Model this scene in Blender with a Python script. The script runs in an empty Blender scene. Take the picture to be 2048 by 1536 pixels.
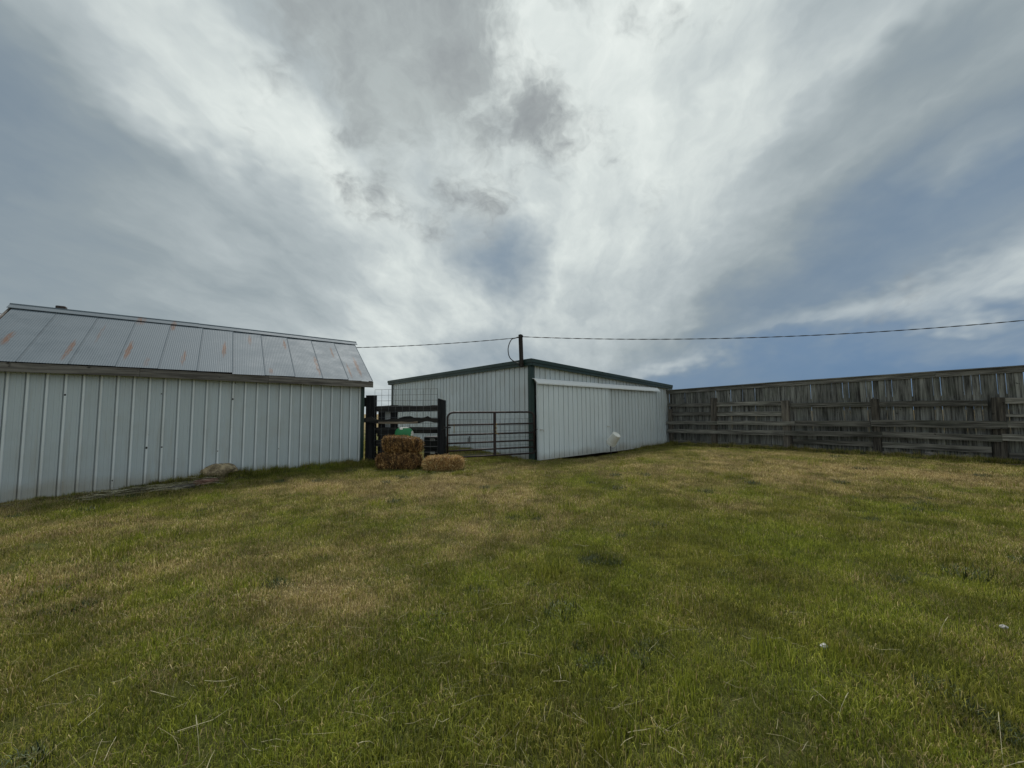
import bpy, math, random
import numpy as np
from mathutils import Vector, Matrix, noise as mnoise
R = math.radians
random.seed(11)
rng = np.random.default_rng(5)
scene = bpy.context.scene
col = scene.collection

# ------------------------------------------------------------------ camera
cd = bpy.data.cameras.new('camera')
cam = bpy.data.objects.new('camera', cd)
col.objects.link(cam)
cd.sensor_fit = 'HORIZONTAL'
cd.sensor_width = 36.0
cd.lens = 36.0 * 769.0 / 2048.0
cd.shift_y = 5.6 / 2048.0
cd.clip_start = 0.05
cd.clip_end = 9000
cam.matrix_world = (Matrix.Translation((0, 0, 1.5)) @ Matrix.Rotation(R(90 + 3.9), 4, 'X') @ Matrix.Rotation(R(-0.45), 4, 'Z'))
scene.camera = cam

# ------------------------------------------------------------------ exposure
scene.view_settings.view_transform = 'Standard'
scene.view_settings.look = 'None'
scene.view_settings.gamma = 1.0
scene.view_settings.exposure = 0.22
scene.view_settings.use_curve_mapping = False
scene.cycles.max_bounces = 6
scene.cycles.diffuse_bounces = 2
scene.cycles.glossy_bounces = 2
scene.cycles.transmission_bounces = 2
scene.cycles.use_denoising = True

SUN_EL, SUN_AZ = 58.0, -6.0      # degrees; azimuth measured from +Y towards +X


# ------------------------------------------------------------------ node helper
class NT:
    def __init__(self, tree):
        self.t = tree

    def n(self, typ, **kw):
        nd = self.t.nodes.new(typ)
        ins = kw.pop('ins', {})
        for k, v in kw.items():
            setattr(nd, k, v)
        for k, v in ins.items():
            self.set(nd, k, v)
        return nd

    def set(self, nd, k, v):
        s = nd.inputs[k]
        if isinstance(v, bpy.types.NodeSocket):
            self.t.links.new(v, s)
        else:
            s.default_value = v

    def m(self, op, a, b=0.0, c=0.0, clamp=False):
        nd = self.n('ShaderNodeMath', operation=op, use_clamp=clamp)
        for i, v in enumerate((a, b, c)):
            if i < len(nd.inputs):
                self.set(nd, i, v)
        return nd.outputs[0]

    def vm(self, op, a, b=(0, 0, 0)):
        nd = self.n('ShaderNodeVectorMath', operation=op)
        self.set(nd, 0, a)
        if op == 'SCALE':
            self.set(nd, 'Scale', b)
        else:
            self.set(nd, 1, b)
        return nd.outputs[0]

    def xyz(self, x, y, z):
        return self.n('ShaderNodeCombineXYZ', ins={0: x, 1: y, 2: z}).outputs[0]

    def sep(self, v):
        return self.n('ShaderNodeSeparateXYZ', ins={0: v}).outputs

    def noise(self, vec, scale, detail=4.0, rough=0.55, lac=2.0, dist=0.0, out=0, dims='3D'):
        nd = self.n('ShaderNodeTexNoise', noise_dimensions=dims, ins={'Vector': vec, 'Scale': scale, 'Detail': detail, 'Roughness': rough,
                                               'Lacunarity': lac, 'Distortion': dist})
        return nd.outputs[out]

    def mapr(self, v, a, b, c=0.0, d=1.0, smooth=True):
        nd = self.n('ShaderNodeMapRange', interpolation_type='SMOOTHSTEP' if smooth else 'LINEAR',
                    ins={0: v, 1: a, 2: b, 3: c, 4: d})
        return nd.outputs[0]

    def ramp(self, fac, stops, interp='LINEAR'):
        nd = self.n('ShaderNodeValToRGB', ins={0: fac})
        cr = nd.color_ramp
        cr.interpolation = interp
        while len(cr.elements) < len(stops):
            cr.elements.new(0.5)
        for e, (p, c) in zip(cr.elements, stops):
            e.position = p
            e.color = (*c, 1)
        return nd.outputs[0]

    def mix(self, fac, a, b, blend='MIX'):
        nd = self.n('ShaderNodeMix', data_type='RGBA', blend_type=blend)
        self.set(nd, 0, fac)
        for i, v in ((6, a), (7, b)):
            if isinstance(v, tuple) and len(v) == 3:
                v = (*v, 1)
            self.set(nd, i, v)
        return nd.outputs[2]

    def mapping(self, vec, loc=(0, 0, 0), rot=(0, 0, 0), scale=(1, 1, 1), typ='POINT'):
        nd = self.n('ShaderNodeMapping', vector_type=typ, ins={'Vector': vec})
        nd.inputs['Location'].default_value = loc
        nd.inputs['Rotation'].default_value = rot
        nd.inputs['Scale'].default_value = scale
        return nd.outputs[0]


# ------------------------------------------------------------------ world: clouded sky
world = bpy.data.worlds.new('World')
scene.world = world
world.use_nodes = True
world.node_tree.nodes.clear()
w = NT(world.node_tree)
geo = w.n('ShaderNodeTexCoord').outputs['Generated']
dx, dy, dz = w.sep(geo)
dzc = w.m('MAXIMUM', dz, 0.0)
az = w.m('ARCTAN2', dx, dy)
el = w.m('ARCSINE', dzc)
# cloud coordinates: soft masses follow the view direction, wisps follow a deck seen as a plane overhead
inv = w.m('DIVIDE', 1.0, w.m('ADD', dzc, 0.30))
band = w.mapping(w.xyz(w.m('MULTIPLY', dx, inv), w.m('MULTIPLY', dy, inv), 0.0), rot=(0, 0, R(9.3)))
sph = w.mapping(geo, scale=(1.0, 1.0, 1.7))
jit = w.vm('SUBTRACT', w.noise(sph, 4.2, 4, 0.6, out=1), (0.5, 0.5, 0.5))
bandw = w.vm('ADD', band, w.vm('SCALE', jit, 0.22))
soft = w.noise(w.vm('ADD', sph, w.vm('SCALE', jit, 0.25)), 2.6, 4, 0.5)
wisp = w.noise(w.mapping(bandw, loc=(8.3, 1.2, 5), scale=(3.0, 1.3, 1)), 1.9, 6, 0.6, dims='2D')
puff = w.noise(w.vm('ADD', w.mapping(geo, loc=(4.0, 2.0, 1.0)), w.vm('SCALE', jit, 0.16)), 4.6, 6, 0.62)
angw = w.vm('ADD', w.xyz(az, el, 0.0), w.vm('SCALE', jit, 0.24))


def masses(lst, start):
    acc = start
    for (a, e, ra, re, rot, wt) in lst:
        mp = w.mapping(angw, loc=(R(a), R(e), 0), rot=(0, 0, R(rot)), scale=(R(ra), R(re), 1), typ='TEXTURE')
        g = w.n('ShaderNodeTexGradient', gradient_type='SPHERICAL', ins={0: mp}).outputs['Fac']
        g = w.m('SMOOTH_MIN', g, 0.75, 0.5)
        acc = w.m('MULTIPLY_ADD', g, wt * 1.3, acc)
    return acc


v = masses([
    # azimuth, elevation, radius az, radius el, tilt, weight
    (12, 36, 48, 26, 0, 0.23),       # bright thin deck in front of the veiled sun
    (16, 47, 30, 14, 0, 0.14),
    (-38, 33, 34, 8.0, -24, 0.26),   # bright break running to the upper left
    (-14, 14, 40, 12, -8, 0.14),
    (-58, 19, 40, 14, 0, -0.24),     # grey bank on the left
    (-62, 33, 26, 13, 0, -0.20),
    (-32, 26, 16, 5, -10, -0.12),
    (-1.5, 22.5, 8, 10, 40, -0.34),      # blue hole above the barn
    (-3, 9, 12, 6, 0, -0.10),
    (45, 19.5, 38, 11, 25, -0.22),   # wide slate band on the right
    (62, 24, 26, 12, 15, -0.08),
    (28, 8, 22, 8, 30, -0.14),
    (54, 12.5, 26, 3.4, 9, 0.12),    # pale streak under it
    (32, 9.5, 20, 2.4, 12, 0.14),
    (52, 23, 6.5, 3.6, 35, 0.22),
    (47, 33, 22, 4.5, 22, -0.20),
    (46, 1.0, 46, 9.0, 3, -0.50),    # deep blue low on the right
    (80, 4, 40, 9, 0, -0.30),
    (52, 6.8, 13, 1.8, 5, 0.20),
    (22, 6.5, 9, 2.0, 10, 0.16),
], 0.55)
v = w.m('ADD', v, w.m('MULTIPLY', w.m('SUBTRACT', soft, 0.5), 0.42))
v = w.m('ADD', v, w.m('MULTIPLY', w.m('SUBTRACT', wisp, 0.5), w.mapr(v, 0.3, 0.8, 0.16, 0.42)))
skycol = w.ramp(v, [(0.0, (0.120, 0.175, 0.235)), (0.20, (0.178, 0.230, 0.275)), (0.40, (0.258, 0.306, 0.330)),
                    (0.6, (0.40, 0.45, 0.465)), (0.8, (0.60, 0.65, 0.635)), (1.0, (0.80, 0.84, 0.805))])
blue = masses([(46, 1.0, 60, 12, 3, 0.66), (45, 16, 40, 12, 25, 0.18), (-1.5, 22.5, 10, 11, 40, 0.40), (-4, 8, 14, 8, 0, 0.30), (90, 10, 60, 22, 0, 0.4)], -0.04)
blue = w.m('MULTIPLY', w.m('MINIMUM', w.m('MAXIMUM', blue, 0.0), 0.85), w.mapr(v, 0.75, 0.2, 0.12, 1.0))
skycol = w.mix(blue, skycol, (0.070, 0.165, 0.330))
# low ragged grey cloud in front of the deck
dk = masses([(-18, 52, 56, 28, -14, 1.10), (-18, 38, 20, 14, -40, 0.50), (30, 54, 18, 15, 0, 0.9)], -0.46)
dk = w.m('ADD', dk, w.m('MULTIPLY', w.m('SUBTRACT', puff, 0.5), 2.6))
dkm = w.mapr(dk, -0.05, 0.60, 0.0, 0.88)
skycol = w.mix(dkm, skycol, w.ramp(puff, [(0.40, (0.37, 0.41, 0.41)), (0.70, (0.215, 0.235, 0.25))]))
nish = w.n('ShaderNodeTexSky', sky_type='NISHITA', sun_disc=False, sun_elevation=R(SUN_EL), sun_rotation=R(SUN_AZ))
bgA = w.n('ShaderNodeBackground', ins={'Color': nish.outputs[0], 'Strength': 0.06})
bgB = w.n('ShaderNodeBackground', ins={'Color': w.vm('SCALE', skycol, 10.0), 'Strength': 0.1})
gap = w.mapr(v, 0.15, 0.5, 0.12, 0.0)
sh = w.n('ShaderNodeMixShader', ins={0: gap, 1: bgB.outputs[0], 2: bgA.outputs[0]})
wo = w.n('ShaderNodeOutputWorld', ins={0: sh.outputs[0]})

# ------------------------------------------------------------------ sun, veiled by cloud
sd = bpy.data.lights.new('sun', 'SUN')
sd.energy = 2.2
sd.angle = R(16)
sd.color = (1.0, 0.96, 0.9)
so = bpy.data.objects.new('sun', sd)
col.objects.link(so)
sdir = Vector((math.sin(R(SUN_AZ)) * math.cos(R(SUN_EL)), math.cos(R(SUN_AZ)) * math.cos(R(SUN_EL)), math.sin(R(SUN_EL))))
so.rotation_euler = sdir.to_track_quat('Z', 'Y').to_euler()
so.location = sdir * 40


# ------------------------------------------------------------------ materials
def material(name, fn, **kw):
    m = bpy.data.materials.new(name)
    m.use_nodes = True
    m.node_tree.nodes.clear()
    t = NT(m.node_tree)
    out = t.n('ShaderNodeOutputMaterial')
    bs = t.n('ShaderNodeBsdfPrincipled')
    t.t.links.new(bs.outputs[0], out.inputs[0])
    fn(t, bs, out, **kw)
    return m


def bump(t, bs, h, strength, dist=0.01):
    b = t.n('ShaderNodeBump', ins={'Height': h, 'Strength': strength, 'Distance': dist})
    t.set(bs, 'Normal', b.outputs[0])


def f_paint(t, bs, out, base=(0.51, 0.572, 0.602), rough=0.42, dirt=(0.36, 0.33, 0.27), amount=0.3, rib=None):
    p = t.n('ShaderNodeNewGeometry').outputs['Position']
    rnd = t.n('ShaderNodeObjectInfo').outputs['Random']
    a = t.noise(p, 1.1, 6, 0.6)
    st = t.noise(t.mapping(p, scale=(9, 9, 0.7)), 1.0, 5, 0.6)
    sp = t.noise(p, 22, 3, 0.6)
    d = t.m('MULTIPLY', t.mapr(st, 0.48, 0.75), amount)
    d = t.m('ADD', d, t.m('MULTIPLY', t.mapr(a, 0.45, 0.7), amount * 0.6), clamp=True)
    d = t.m('ADD', d, t.mapr(sp, 0.71, 0.76, 0.0, 0.5), clamp=True)
    zz = t.sep(p)[2]
    splash = t.m('MULTIPLY', t.mapr(t.m('ADD', zz, t.m('MULTIPLY', a, -0.35)), 0.22, -0.05), 0.55)
    d = t.m('ADD', d, splash, clamp=True)
    if rib:      # highlight on the raised ribs painted in as a lighter base colour
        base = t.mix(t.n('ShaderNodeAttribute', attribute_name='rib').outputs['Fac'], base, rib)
    c = t.mix(d, base, dirt)
    hsv = t.n('ShaderNodeHueSaturation', ins={'Value': t.mapr(rnd, 0, 1, 0.94, 1.05, False), 'Color': c})
    t.set(bs, 'Base Color', hsv.outputs[0])
    t.set(bs, 'Roughness', t.mapr(a, 0.2, 0.8, rough - 0.05, rough + 0.15))
    bump(t, bs, t.noise(p, 5, 3, 0.5), 0.08, 0.02)


def f_roof(t, bs, out, ref=None, streaks=()):
    tc = t.n('ShaderNodeTexCoord', object=ref)
    p = tc.outputs['Object']
    rnd = t.n('ShaderNodeObjectInfo').outputs['Random']
    a = t.noise(p, 2.2, 6, 0.65)
    st = t.noise(t.mapping(p, scale=(16, 1.2, 1.2)), 1.0, 6, 0.65)
    c = t.mix(t.mapr(a, 0.3, 0.7), (0.110, 0.142, 0.166), (0.158, 0.192, 0.218))
    c = t.mix(t.mapr(st, 0.55, 0.8, 0, 0.5), c, (0.12, 0.135, 0.15))
    c = t.mix(t.m('MULTIPLY', rnd, 0.15), c, (0.10, 0.13, 0.155))
    acc = 0.0
    for (sx, sy, rx, ry, wt) in streaks:
        pw = t.vm('ADD', p, t.vm('SCALE', t.vm('SUBTRACT', t.noise(t.mapping(p, scale=(6, 2, 2)), 3.0, 4, 0.6, out=1), (.5, .5, .5)), 0.09))
        mp = t.mapping(pw, loc=(sx, sy, 0), scale=(rx, ry, 1000), typ='TEXTURE')
        g = t.n('ShaderNodeTexGradient', gradient_type='SPHERICAL', ins={0: mp}).outputs['Fac']
        acc = t.m('MULTIPLY_ADD', g, wt * 2.2, acc)
    fn = t.noise(t.mapping(p, scale=(30, 3, 3)), 1.0, 5, 0.7)
    rust = t.m('MULTIPLY', t.m('MINIMUM', acc, 1.0), t.mapr(fn, 0.3, 0.58))
    rust = t.m('ADD', rust, t.mapr(t.noise(t.mapping(p, scale=(14, 1.6, 1.6)), 1.0, 6, 0.7), 0.72, 0.8, 0, 0.45), clamp=True)
    c = t.mix(rust, c, (0.14, 0.072, 0.045))
    t.set(bs, 'Base Color', c)
    t.set(bs, 'Metallic', t.m('MULTIPLY', t.m('SUBTRACT', 1.0, rust), 0.3))
    t.set(bs, 'Roughness', t.mapr(a, 0.3, 0.7, 0.62, 0.74))
    bump(t, bs, a, 0.1, 0.02)


def f_wood(t, bs, out, axis=2, light=(0.22, 0.2, 0.175), dark=(0.06, 0.055, 0.05), contrast=1.0, moss=0.0):
    p = t.n('ShaderNodeTexCoord').outputs['Object']
    rnd = t.n('ShaderNodeObjectInfo').outputs['Random']
    off = t.vm('SCALE', t.xyz(1.0, 1.7, 2.3), t.m('MULTIPLY', rnd, 37.0))
    q = t.vm('ADD', p, off)
    s1 = [26, 26, 26]
    s1[axis] = 1.3
    s2 = [7, 7, 7]
    s2[axis] = 0.8
    g = t.noise(t.mapping(q, scale=tuple(s1)), 1.0, 7, 0.65, dist=0.3)
    g2 = t.noise(t.mapping(q, scale=tuple(s2)), 1.0, 5, 0.6)
    k = t.noise(q, 5.5, 3, 0.5)
    c = t.mix(t.mapr(g, 0.32, 0.68), dark, light)
    c = t.mix(t.m('MULTIPLY', t.mapr(g2, 0.5, 0.75), 0.75 * contrast), c, tuple(x * 0.45 for x in dark))
    c = t.mix(t.mapr(k, 0.70, 0.76, 0, 0.8), c, tuple(x * 0.3 for x in dark))
    if moss:
        c = t.mix(t.m('MULTIPLY', t.mapr(t.noise(q, 1.6, 4), 0.5, 0.7), moss), c, (0.10, 0.115, 0.085))
    hsv = t.n('ShaderNodeHueSaturation', ins={'Value': t.mapr(rnd, 0, 1, 0.62, 1.28, False), 'Color': c})
    t.set(bs, 'Base Color', hsv.outputs[0])
    t.set(bs, 'Roughness', 0.85)
    t.set(bs, 'Specular IOR Level', 0.2)
    bump(t, bs, g, 0.55, 0.006)


def f_metal(t, bs, out, base=(0.026, 0.016, 0.016), worn=(0.07, 0.04, 0.033), rough=0.55, metallic=0.1, sc=14.0):
    p = t.n('ShaderNodeNewGeometry').outputs['Position']
    a = t.noise(p, sc, 5, 0.65)
    t.set(bs, 'Base Color', t.mix(t.mapr(a, 0.45, 0.7), base, worn))
    t.set(bs, 'Roughness', t.mapr(a, 0.3, 0.7, rough - 0.1, rough + 0.15))
    t.set(bs, 'Metallic', metallic)
    bump(t, bs, a, 0.15, 0.004)


def f_straw(t, bs, out, a=(0.34, 0.172, 0.062), b=(0.72, 0.45, 0.185), dark=(0.035, 0.019, 0.009), flake=0.0):
    p = t.n('ShaderNodeNewGeometry').outputs['Position']
    r = t.n('ShaderNodeAttribute', attribute_name='rnd').outputs['Fac']
    n = t.noise(p, 9, 4, 0.6)
    c = t.ramp(r, [(0.0, dark), (0.35, a), (0.8, b), (1.0, (min(1, b[0] * 1.45), min(1, b[1] * 1.5), min(1, b[2] * 1.7)))])
    c = t.mix(t.mapr(n, 0.45, 0.75, 0, 0.5), c, dark)
    if flake:
        po = t.n('ShaderNodeTexCoord').outputs['Object']
        fl = t.noise(t.mapping(po, scale=(17, 11, 4.5)), 1.0, 6, 0.72)
        c = t.mix(t.mapr(fl, 0.42, 0.62, 0, flake), c, tuple(x * 0.6 for x in dark))
    t.set(bs, 'Base Color', c)
    t.set(bs, 'Roughness', 0.7)
    t.set(bs, 'Specular IOR Level', 0.25)


def f_grass(t, bs, out, mode='INSTANCER'):
    p = t.n('ShaderNodeNewGeometry').outputs['Position']
    r = t.n('ShaderNodeAttribute', attribute_name='rnd').outputs['Fac']
    r2 = t.n('ShaderNodeAttribute', attribute_name='rnd2').outputs['Fac']
    dry = t.n('ShaderNodeAttribute', attribute_name='dry', attribute_type=mode).outputs['Fac']
    n = t.noise(p, 0.8, 5, 0.6)
    green = t.ramp(r2, [(0.0, (0.055, 0.085, 0.010)), (0.5, (0.200, 0.242, 0.024)), (1.0, (0.42, 0.45, 0.058))])
    green = t.mix(t.mapr(n, 0.35, 0.65, 0.0, 0.55), green, t.ramp(r2, [(0.0, (0.085, 0.095, 0.016)), (1.0, (0.36, 0.31, 0.065))]))
    straw = t.ramp(r2, [(0.0, (0.16, 0.108, 0.045)), (0.6, (0.50, 0.385, 0.17)), (1.0, (0.74, 0.62, 0.32))])
    f = t.mapr(t.m('SUBTRACT', dry, r), -0.06, 0.06)
    c = t.mix(f, green, straw)
    sward = t.mapr(t.noise(p, 1.9, 5, 0.65), 0.32, 0.66, 0.62, 1.18)     # thicker and thinner, darker and paler sward
    c = t.n('ShaderNodeHueSaturation', ins={'Value': sward, 'Color': c}).outputs[0]
    t.set(bs, 'Base Color', c)
    t.set(bs, 'Roughness', 0.6)
    t.set(bs, 'Specular IOR Level', 0.25)
    tr = t.n('ShaderNodeBsdfTranslucent', ins={'Color': c})
    mx = t.n('ShaderNodeMixShader', ins={0: 0.42, 1: bs.outputs[0], 2: tr.outputs[0]})
    t.t.links.new(mx.outputs[0], out.inputs[0])


def f_weed(t, bs, out):
    r2 = t.n('ShaderNodeAttribute', attribute_name='rnd2').outputs['Fac']
    c = t.ramp(r2, [(0.0, (0.022, 0.036, 0.010)), (0.6, (0.060, 0.085, 0.024)), (1.0, (0.15, 0.17, 0.065))])
    t.set(bs, 'Base Color', c)
    t.set(bs, 'Roughness', 0.6)


def f_ground(t, bs, out):
    p = t.n('ShaderNodeNewGeometry').outputs['Position']
    dry = t.n('ShaderNodeAttribute', attribute_name='dry').outputs['Fac']
    bare = t.n('ShaderNodeAttribute', attribute_name='bare').outputs['Fac']
    a = t.noise(p, 18, 6, 0.7)
    b = t.noise(p, 1.4, 6, 0.6)
    fib = t.noise(p, 95, 5, 0.7)
    soil = t.mix(t.mapr(a, 0.3, 0.7), (0.075, 0.055, 0.036), (0.17, 0.125, 0.08))
    thatch = t.mix(t.mapr(fib, 0.35, 0.7), (0.13, 0.095, 0.048), (0.40, 0.31, 0.15))
    grn = t.mix(t.mapr(fib, 0.35, 0.7), (0.045, 0.05, 0.015), (0.14, 0.145, 0.04))
    c = t.mix(t.mapr(t.m('ADD', dry, t.m('MULTIPLY', t.m('SUBTRACT', b, 0.5), 0.6)), 0.25, 0.85), grn, thatch)
    c = t.mix(t.mapr(t.m('ADD', t.m('MULTIPLY', bare, 1.0), t.m('MULTIPLY', t.m('SUBTRACT', a, 0.5), 0.8)), 0.3, 0.8), c, soil)
    t.set(bs, 'Base Color', c)
    t.set(bs, 'Roughness', 0.95)
    t.set(bs, 'Specular IOR Level', 0.1)
    bump(t, bs, t.m('ADD', a, fib), 0.8, 0.02)


def f_rock(t, bs, out, a=(0.15, 0.115, 0.07), b=(0.46, 0.37, 0.23)):
    p = t.n('ShaderNodeNewGeometry').outputs['Position']
    n = t.noise(p, 11, 7, 0.65)
    n2 = t.noise(p, 45, 4, 0.6)
    c = t.mix(t.mapr(n, 0.35, 0.68), a, b)
    c = t.mix(t.mapr(n2, 0.6, 0.75, 0, 0.6), c, (0.05, 0.045, 0.04))
    t.set(bs, 'Base Color', c)
    t.set(bs, 'Roughness', 0.9)
    bump(t, bs, t.m('ADD', n, n2), 0.6, 0.02)


M = {}
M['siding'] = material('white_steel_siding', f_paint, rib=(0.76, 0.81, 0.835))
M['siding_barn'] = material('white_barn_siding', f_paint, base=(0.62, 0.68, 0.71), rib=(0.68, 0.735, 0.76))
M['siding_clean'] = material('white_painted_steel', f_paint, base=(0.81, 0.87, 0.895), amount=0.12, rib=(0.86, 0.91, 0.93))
M['siding_door_shaded'] = material('shaded_white_door_steel', f_paint, base=(0.66, 0.715, 0.74), amount=0.2, rib=(0.72, 0.77, 0.79))  # shade of the track hood on the right door put into a darker base
M['hood'] = material('fresh_white_steel', f_paint, base=(0.88, 0.90, 0.90), amount=0.04)
M['green_trim'] = material('dark_green_trim', f_paint, base=(0.011, 0.037, 0.031), dirt=(0.045, 0.06, 0.055), amount=0.25, rough=0.4)
M['barn_roof'] = material('barn_roof_steel', f_paint, base=(0.50, 0.52, 0.53), dirt=(0.3, 0.28, 0.25), rough=0.45)
M['fascia_wood'] = material('weathered_fascia_wood', f_wood, axis=0, light=(0.27, 0.25, 0.225), dark=(0.095, 0.085, 0.077))
M['picket_wood'] = material('weathered_picket_wood', f_wood, axis=2, light=(0.275, 0.275, 0.255), dark=(0.052, 0.051, 0.048), contrast=1.3, moss=0.35)
M['rail_wood'] = material('weathered_rail_wood', f_wood, axis=0, light=(0.285, 0.272, 0.243), dark=(0.066, 0.062, 0.055), contrast=1.2, moss=0.3)
M['post_wood'] = material('weathered_post_wood', f_wood, axis=2, light=(0.20, 0.178, 0.15), dark=(0.042, 0.037, 0.033))
M['dark_rail'] = material('creosoted_rail_wood', f_wood, axis=0, light=(0.055, 0.052, 0.048), dark=(0.010, 0.011, 0.013))
M['dark_post'] = material('creosoted_post_wood', f_wood, axis=2, light=(0.024, 0.025, 0.026), dark=(0.007, 0.008, 0.011))
M['bare_wood'] = material('bare_split_wood', f_wood, axis=0, light=(0.34, 0.28, 0.215), dark=(0.14, 0.112, 0.085))
M['mast_wood'] = material('mast_wood', f_wood, axis=2, light=(0.045, 0.039, 0.035), dark=(0.014, 0.012, 0.011))
M['gate'] = material('brown_gate_enamel', f_metal)
M['wire'] = material('dull_galvanised_wire', f_metal, base=(0.13, 0.14, 0.15), worn=(0.2, 0.19, 0.18), metallic=0.5)
M['iron'] = material('black_iron', f_metal, base=(0.02, 0.019, 0.02), worn=(0.07, 0.045, 0.035))
M['cable'] = material('black_cable', f_metal, base=(0.03, 0.031, 0.034), worn=(0.06, 0.06, 0.065), metallic=0.0)
M['rope'] = material('yellow_twine', f_metal, base=(0.42, 0.30, 0.10), worn=(0.28, 0.22, 0.12), metallic=0.0, rough=0.9)
M['white_plastic'] = material('white_bucket_plastic', f_paint, base=(0.74, 0.73, 0.67), dirt=(0.4, 0.36, 0.28), amount=0.3, rough=0.45)
M['green_plastic'] = material('green_plastic', f_paint, base=(0.015, 0.24, 0.075), dirt=(0.04, 0.15, 0.06), amount=0.2, rough=0.3)
M['black_plastic'] = material('black_plastic', f_metal, base=(0.008, 0.009, 0.011), worn=(0.02, 0.02, 0.022), metallic=0.0, rough=0.5)
M['paper'] = material('white_label', f_paint, base=(0.6, 0.6, 0.58), amount=0.3)
M['print'] = material('label_print', f_metal, base=(0.05, 0.05, 0.06), worn=(0.08, 0.08, 0.09), metallic=0.0)
M['straw'] = material('bale_straw', f_straw, flake=0.78)
M['straw_gold'] = material('golden_straw', f_straw, a=(0.56, 0.33, 0.125), b=(0.84, 0.61, 0.29), dark=(0.13, 0.068, 0.027), flake=0.28)
M['hay_grey'] = material('old_grey_hay', f_straw, a=(0.13, 0.115, 0.068), b=(0.44, 0.40, 0.26), dark=(0.025, 0.022, 0.012))
M['grass'] = material('lawn_grass', f_grass)
M['weed'] = material('dark_weed_leaves', f_weed)
M['ground'] = material('pasture_ground', f_ground)
M['rock_tan'] = material('tan_rock', f_rock)
M['rock_red'] = material('red_slab_rock', f_rock, a=(0.14, 0.07, 0.05), b=(0.25, 0.14, 0.10))
M['rock_grey'] = material('grey_slab_rock', f_rock, a=(0.11, 0.10, 0.09), b=(0.22, 0.2, 0.18))
M['rock_white'] = material('pale_stone', f_rock, a=(0.40, 0.39, 0.37), b=(0.62, 0.61, 0.58))
M['hole'] = material('black_screw_hole', f_metal, base=(0.006, 0.006, 0.006), worn=(0.02, 0.015, 0.012), metallic=0.0, rough=0.9)


# ------------------------------------------------------------------ mesh helpers
class MB:
    def __init__(self):
        self.v, self.f, self.attr = [], [], {}

    def add(self, vs, fs):
        o = len(self.v)
        self.v += [tuple(p) for p in vs]
        self.f += [tuple(i + o for i in f) for f in fs]

    def box(self, x0, x1, y0, y1, z0, z1, mtx=None, ch=0.0):
        if ch > 0:      # box with chamfered edges along its long outline
            pts = []
            for z, i in ((z0, ch), (z0 + ch, 0), (z1 - ch, 0), (z1, ch)):
                c = ch
                xa, xb, ya, yb = x0 + i, x1 - i, y0 + i, y1 - i
                pts.append([(xa + c, ya, z), (xb - c, ya, z), (xb, ya + c, z), (xb, yb - c, z),
                            (xb - c, yb, z), (xa + c, yb, z), (xa, yb - c, z), (xa, ya + c, z)])
            vs = [p for r in pts for p in r]
            fs = [tuple(range(7, -1, -1)), tuple(range(24, 32))]
            for k in range(3):
                for j in range(8):
                    fs.append((k * 8 + j, k * 8 + (j + 1) % 8, (k + 1) * 8 + (j + 1) % 8, (k + 1) * 8 + j))
        else:
            vs = [(x0, y0, z0), (x1, y0, z0), (x1, y1, z0), (x0, y1, z0), (x0, y0, z1), (x1, y0, z1), (x1, y1, z1), (x0, y1, z1)]
            fs = [(3, 2, 1, 0), (4, 5, 6, 7), (0, 1, 5, 4), (1, 2, 6, 5), (2, 3, 7, 6), (3, 0, 4, 7)]
        if mtx is not None:
            vs = [mtx @ Vector(p) for p in vs]
        self.add(vs, fs)
        return self

    def tube(self, pts, r, n=8, caps=True, radii=None):
        pts = [Vector(p) for p in pts]
        rings = []
        prev = None
        for i, p in enumerate(pts):
            t = (pts[min(i + 1, len(pts) - 1)] - pts[max(i - 1, 0)]).normalized()
            if prev is None:
                a = Vector((0, 0, 1)) if abs(t.z) < 0.9 else Vector((1, 0, 0))
                u = t.cross(a).normalized()
            else:
                u = (prev - t * prev.dot(t)).normalized()
            prev = u
            b = t.cross(u)
            rr = radii[i] if radii else r
            rings.append([p + (u * math.cos(2 * math.pi * k / n) + b * math.sin(2 * math.pi * k / n)) * rr for k in range(n)])
        vs = [q for ring in rings for q in ring]
        fs = []
        for i in range(len(pts) - 1):
            for k in range(n):
                fs.append((i * n + k, i * n + (k + 1) % n, (i + 1) * n + (k + 1) % n, (i + 1) * n + k))
        if caps:
            fs.append(tuple(range(n - 1, -1, -1)))
            fs.append(tuple(range((len(pts) - 1) * n, len(pts) * n)))
        self.add(vs, fs)
        return self

    def lathe(self, prof, n=24, mtx=None):
        vs, fs = [], []
        for r, z in prof:
            for k in range(n):
                a = 2 * math.pi * k / n
                vs.append(Vector((r * math.cos(a), r * math.sin(a), z)))
        for i in range(len(prof) - 1):
            for k in range(n):
                fs.append((i * n + k, i * n + (k + 1) % n, (i + 1) * n + (k + 1) % n, (i + 1) * n + k))
        if mtx is not None:
            vs = [mtx @ p for p in vs]
        self.add(vs, fs)
        return self

    def mesh(self, name, mat, smooth=False):
        me = bpy.data.meshes.new(name)
        me.from_pydata(self.v, [], self.f)
        me.materials.append(mat)
        for k_, a_ in self.attr.items():
            at_ = me.attributes.new(k_, 'FLOAT', 'POINT')
            at_.data.foreach_set('value', np.array(a_, np.float32))
        if smooth:
            me.polygons.foreach_set('use_smooth', [True] * len(me.polygons))
        me.update()
        return me


def link(name, me, parent=None, loc=(0, 0, 0), rot=(0, 0, 0)):
    o = bpy.data.objects.new(name, me)
    col.objects.link(o)
    o.location = loc
    o.rotation_euler = rot
    if parent is not None:
        o.parent = parent
    return o


def part(name, mb, mat, parent=None, loc=(0, 0, 0), rot=(0, 0, 0), smooth=False):
    return link(name, mb.mesh(name, mat, smooth), parent, loc, rot)


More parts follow.
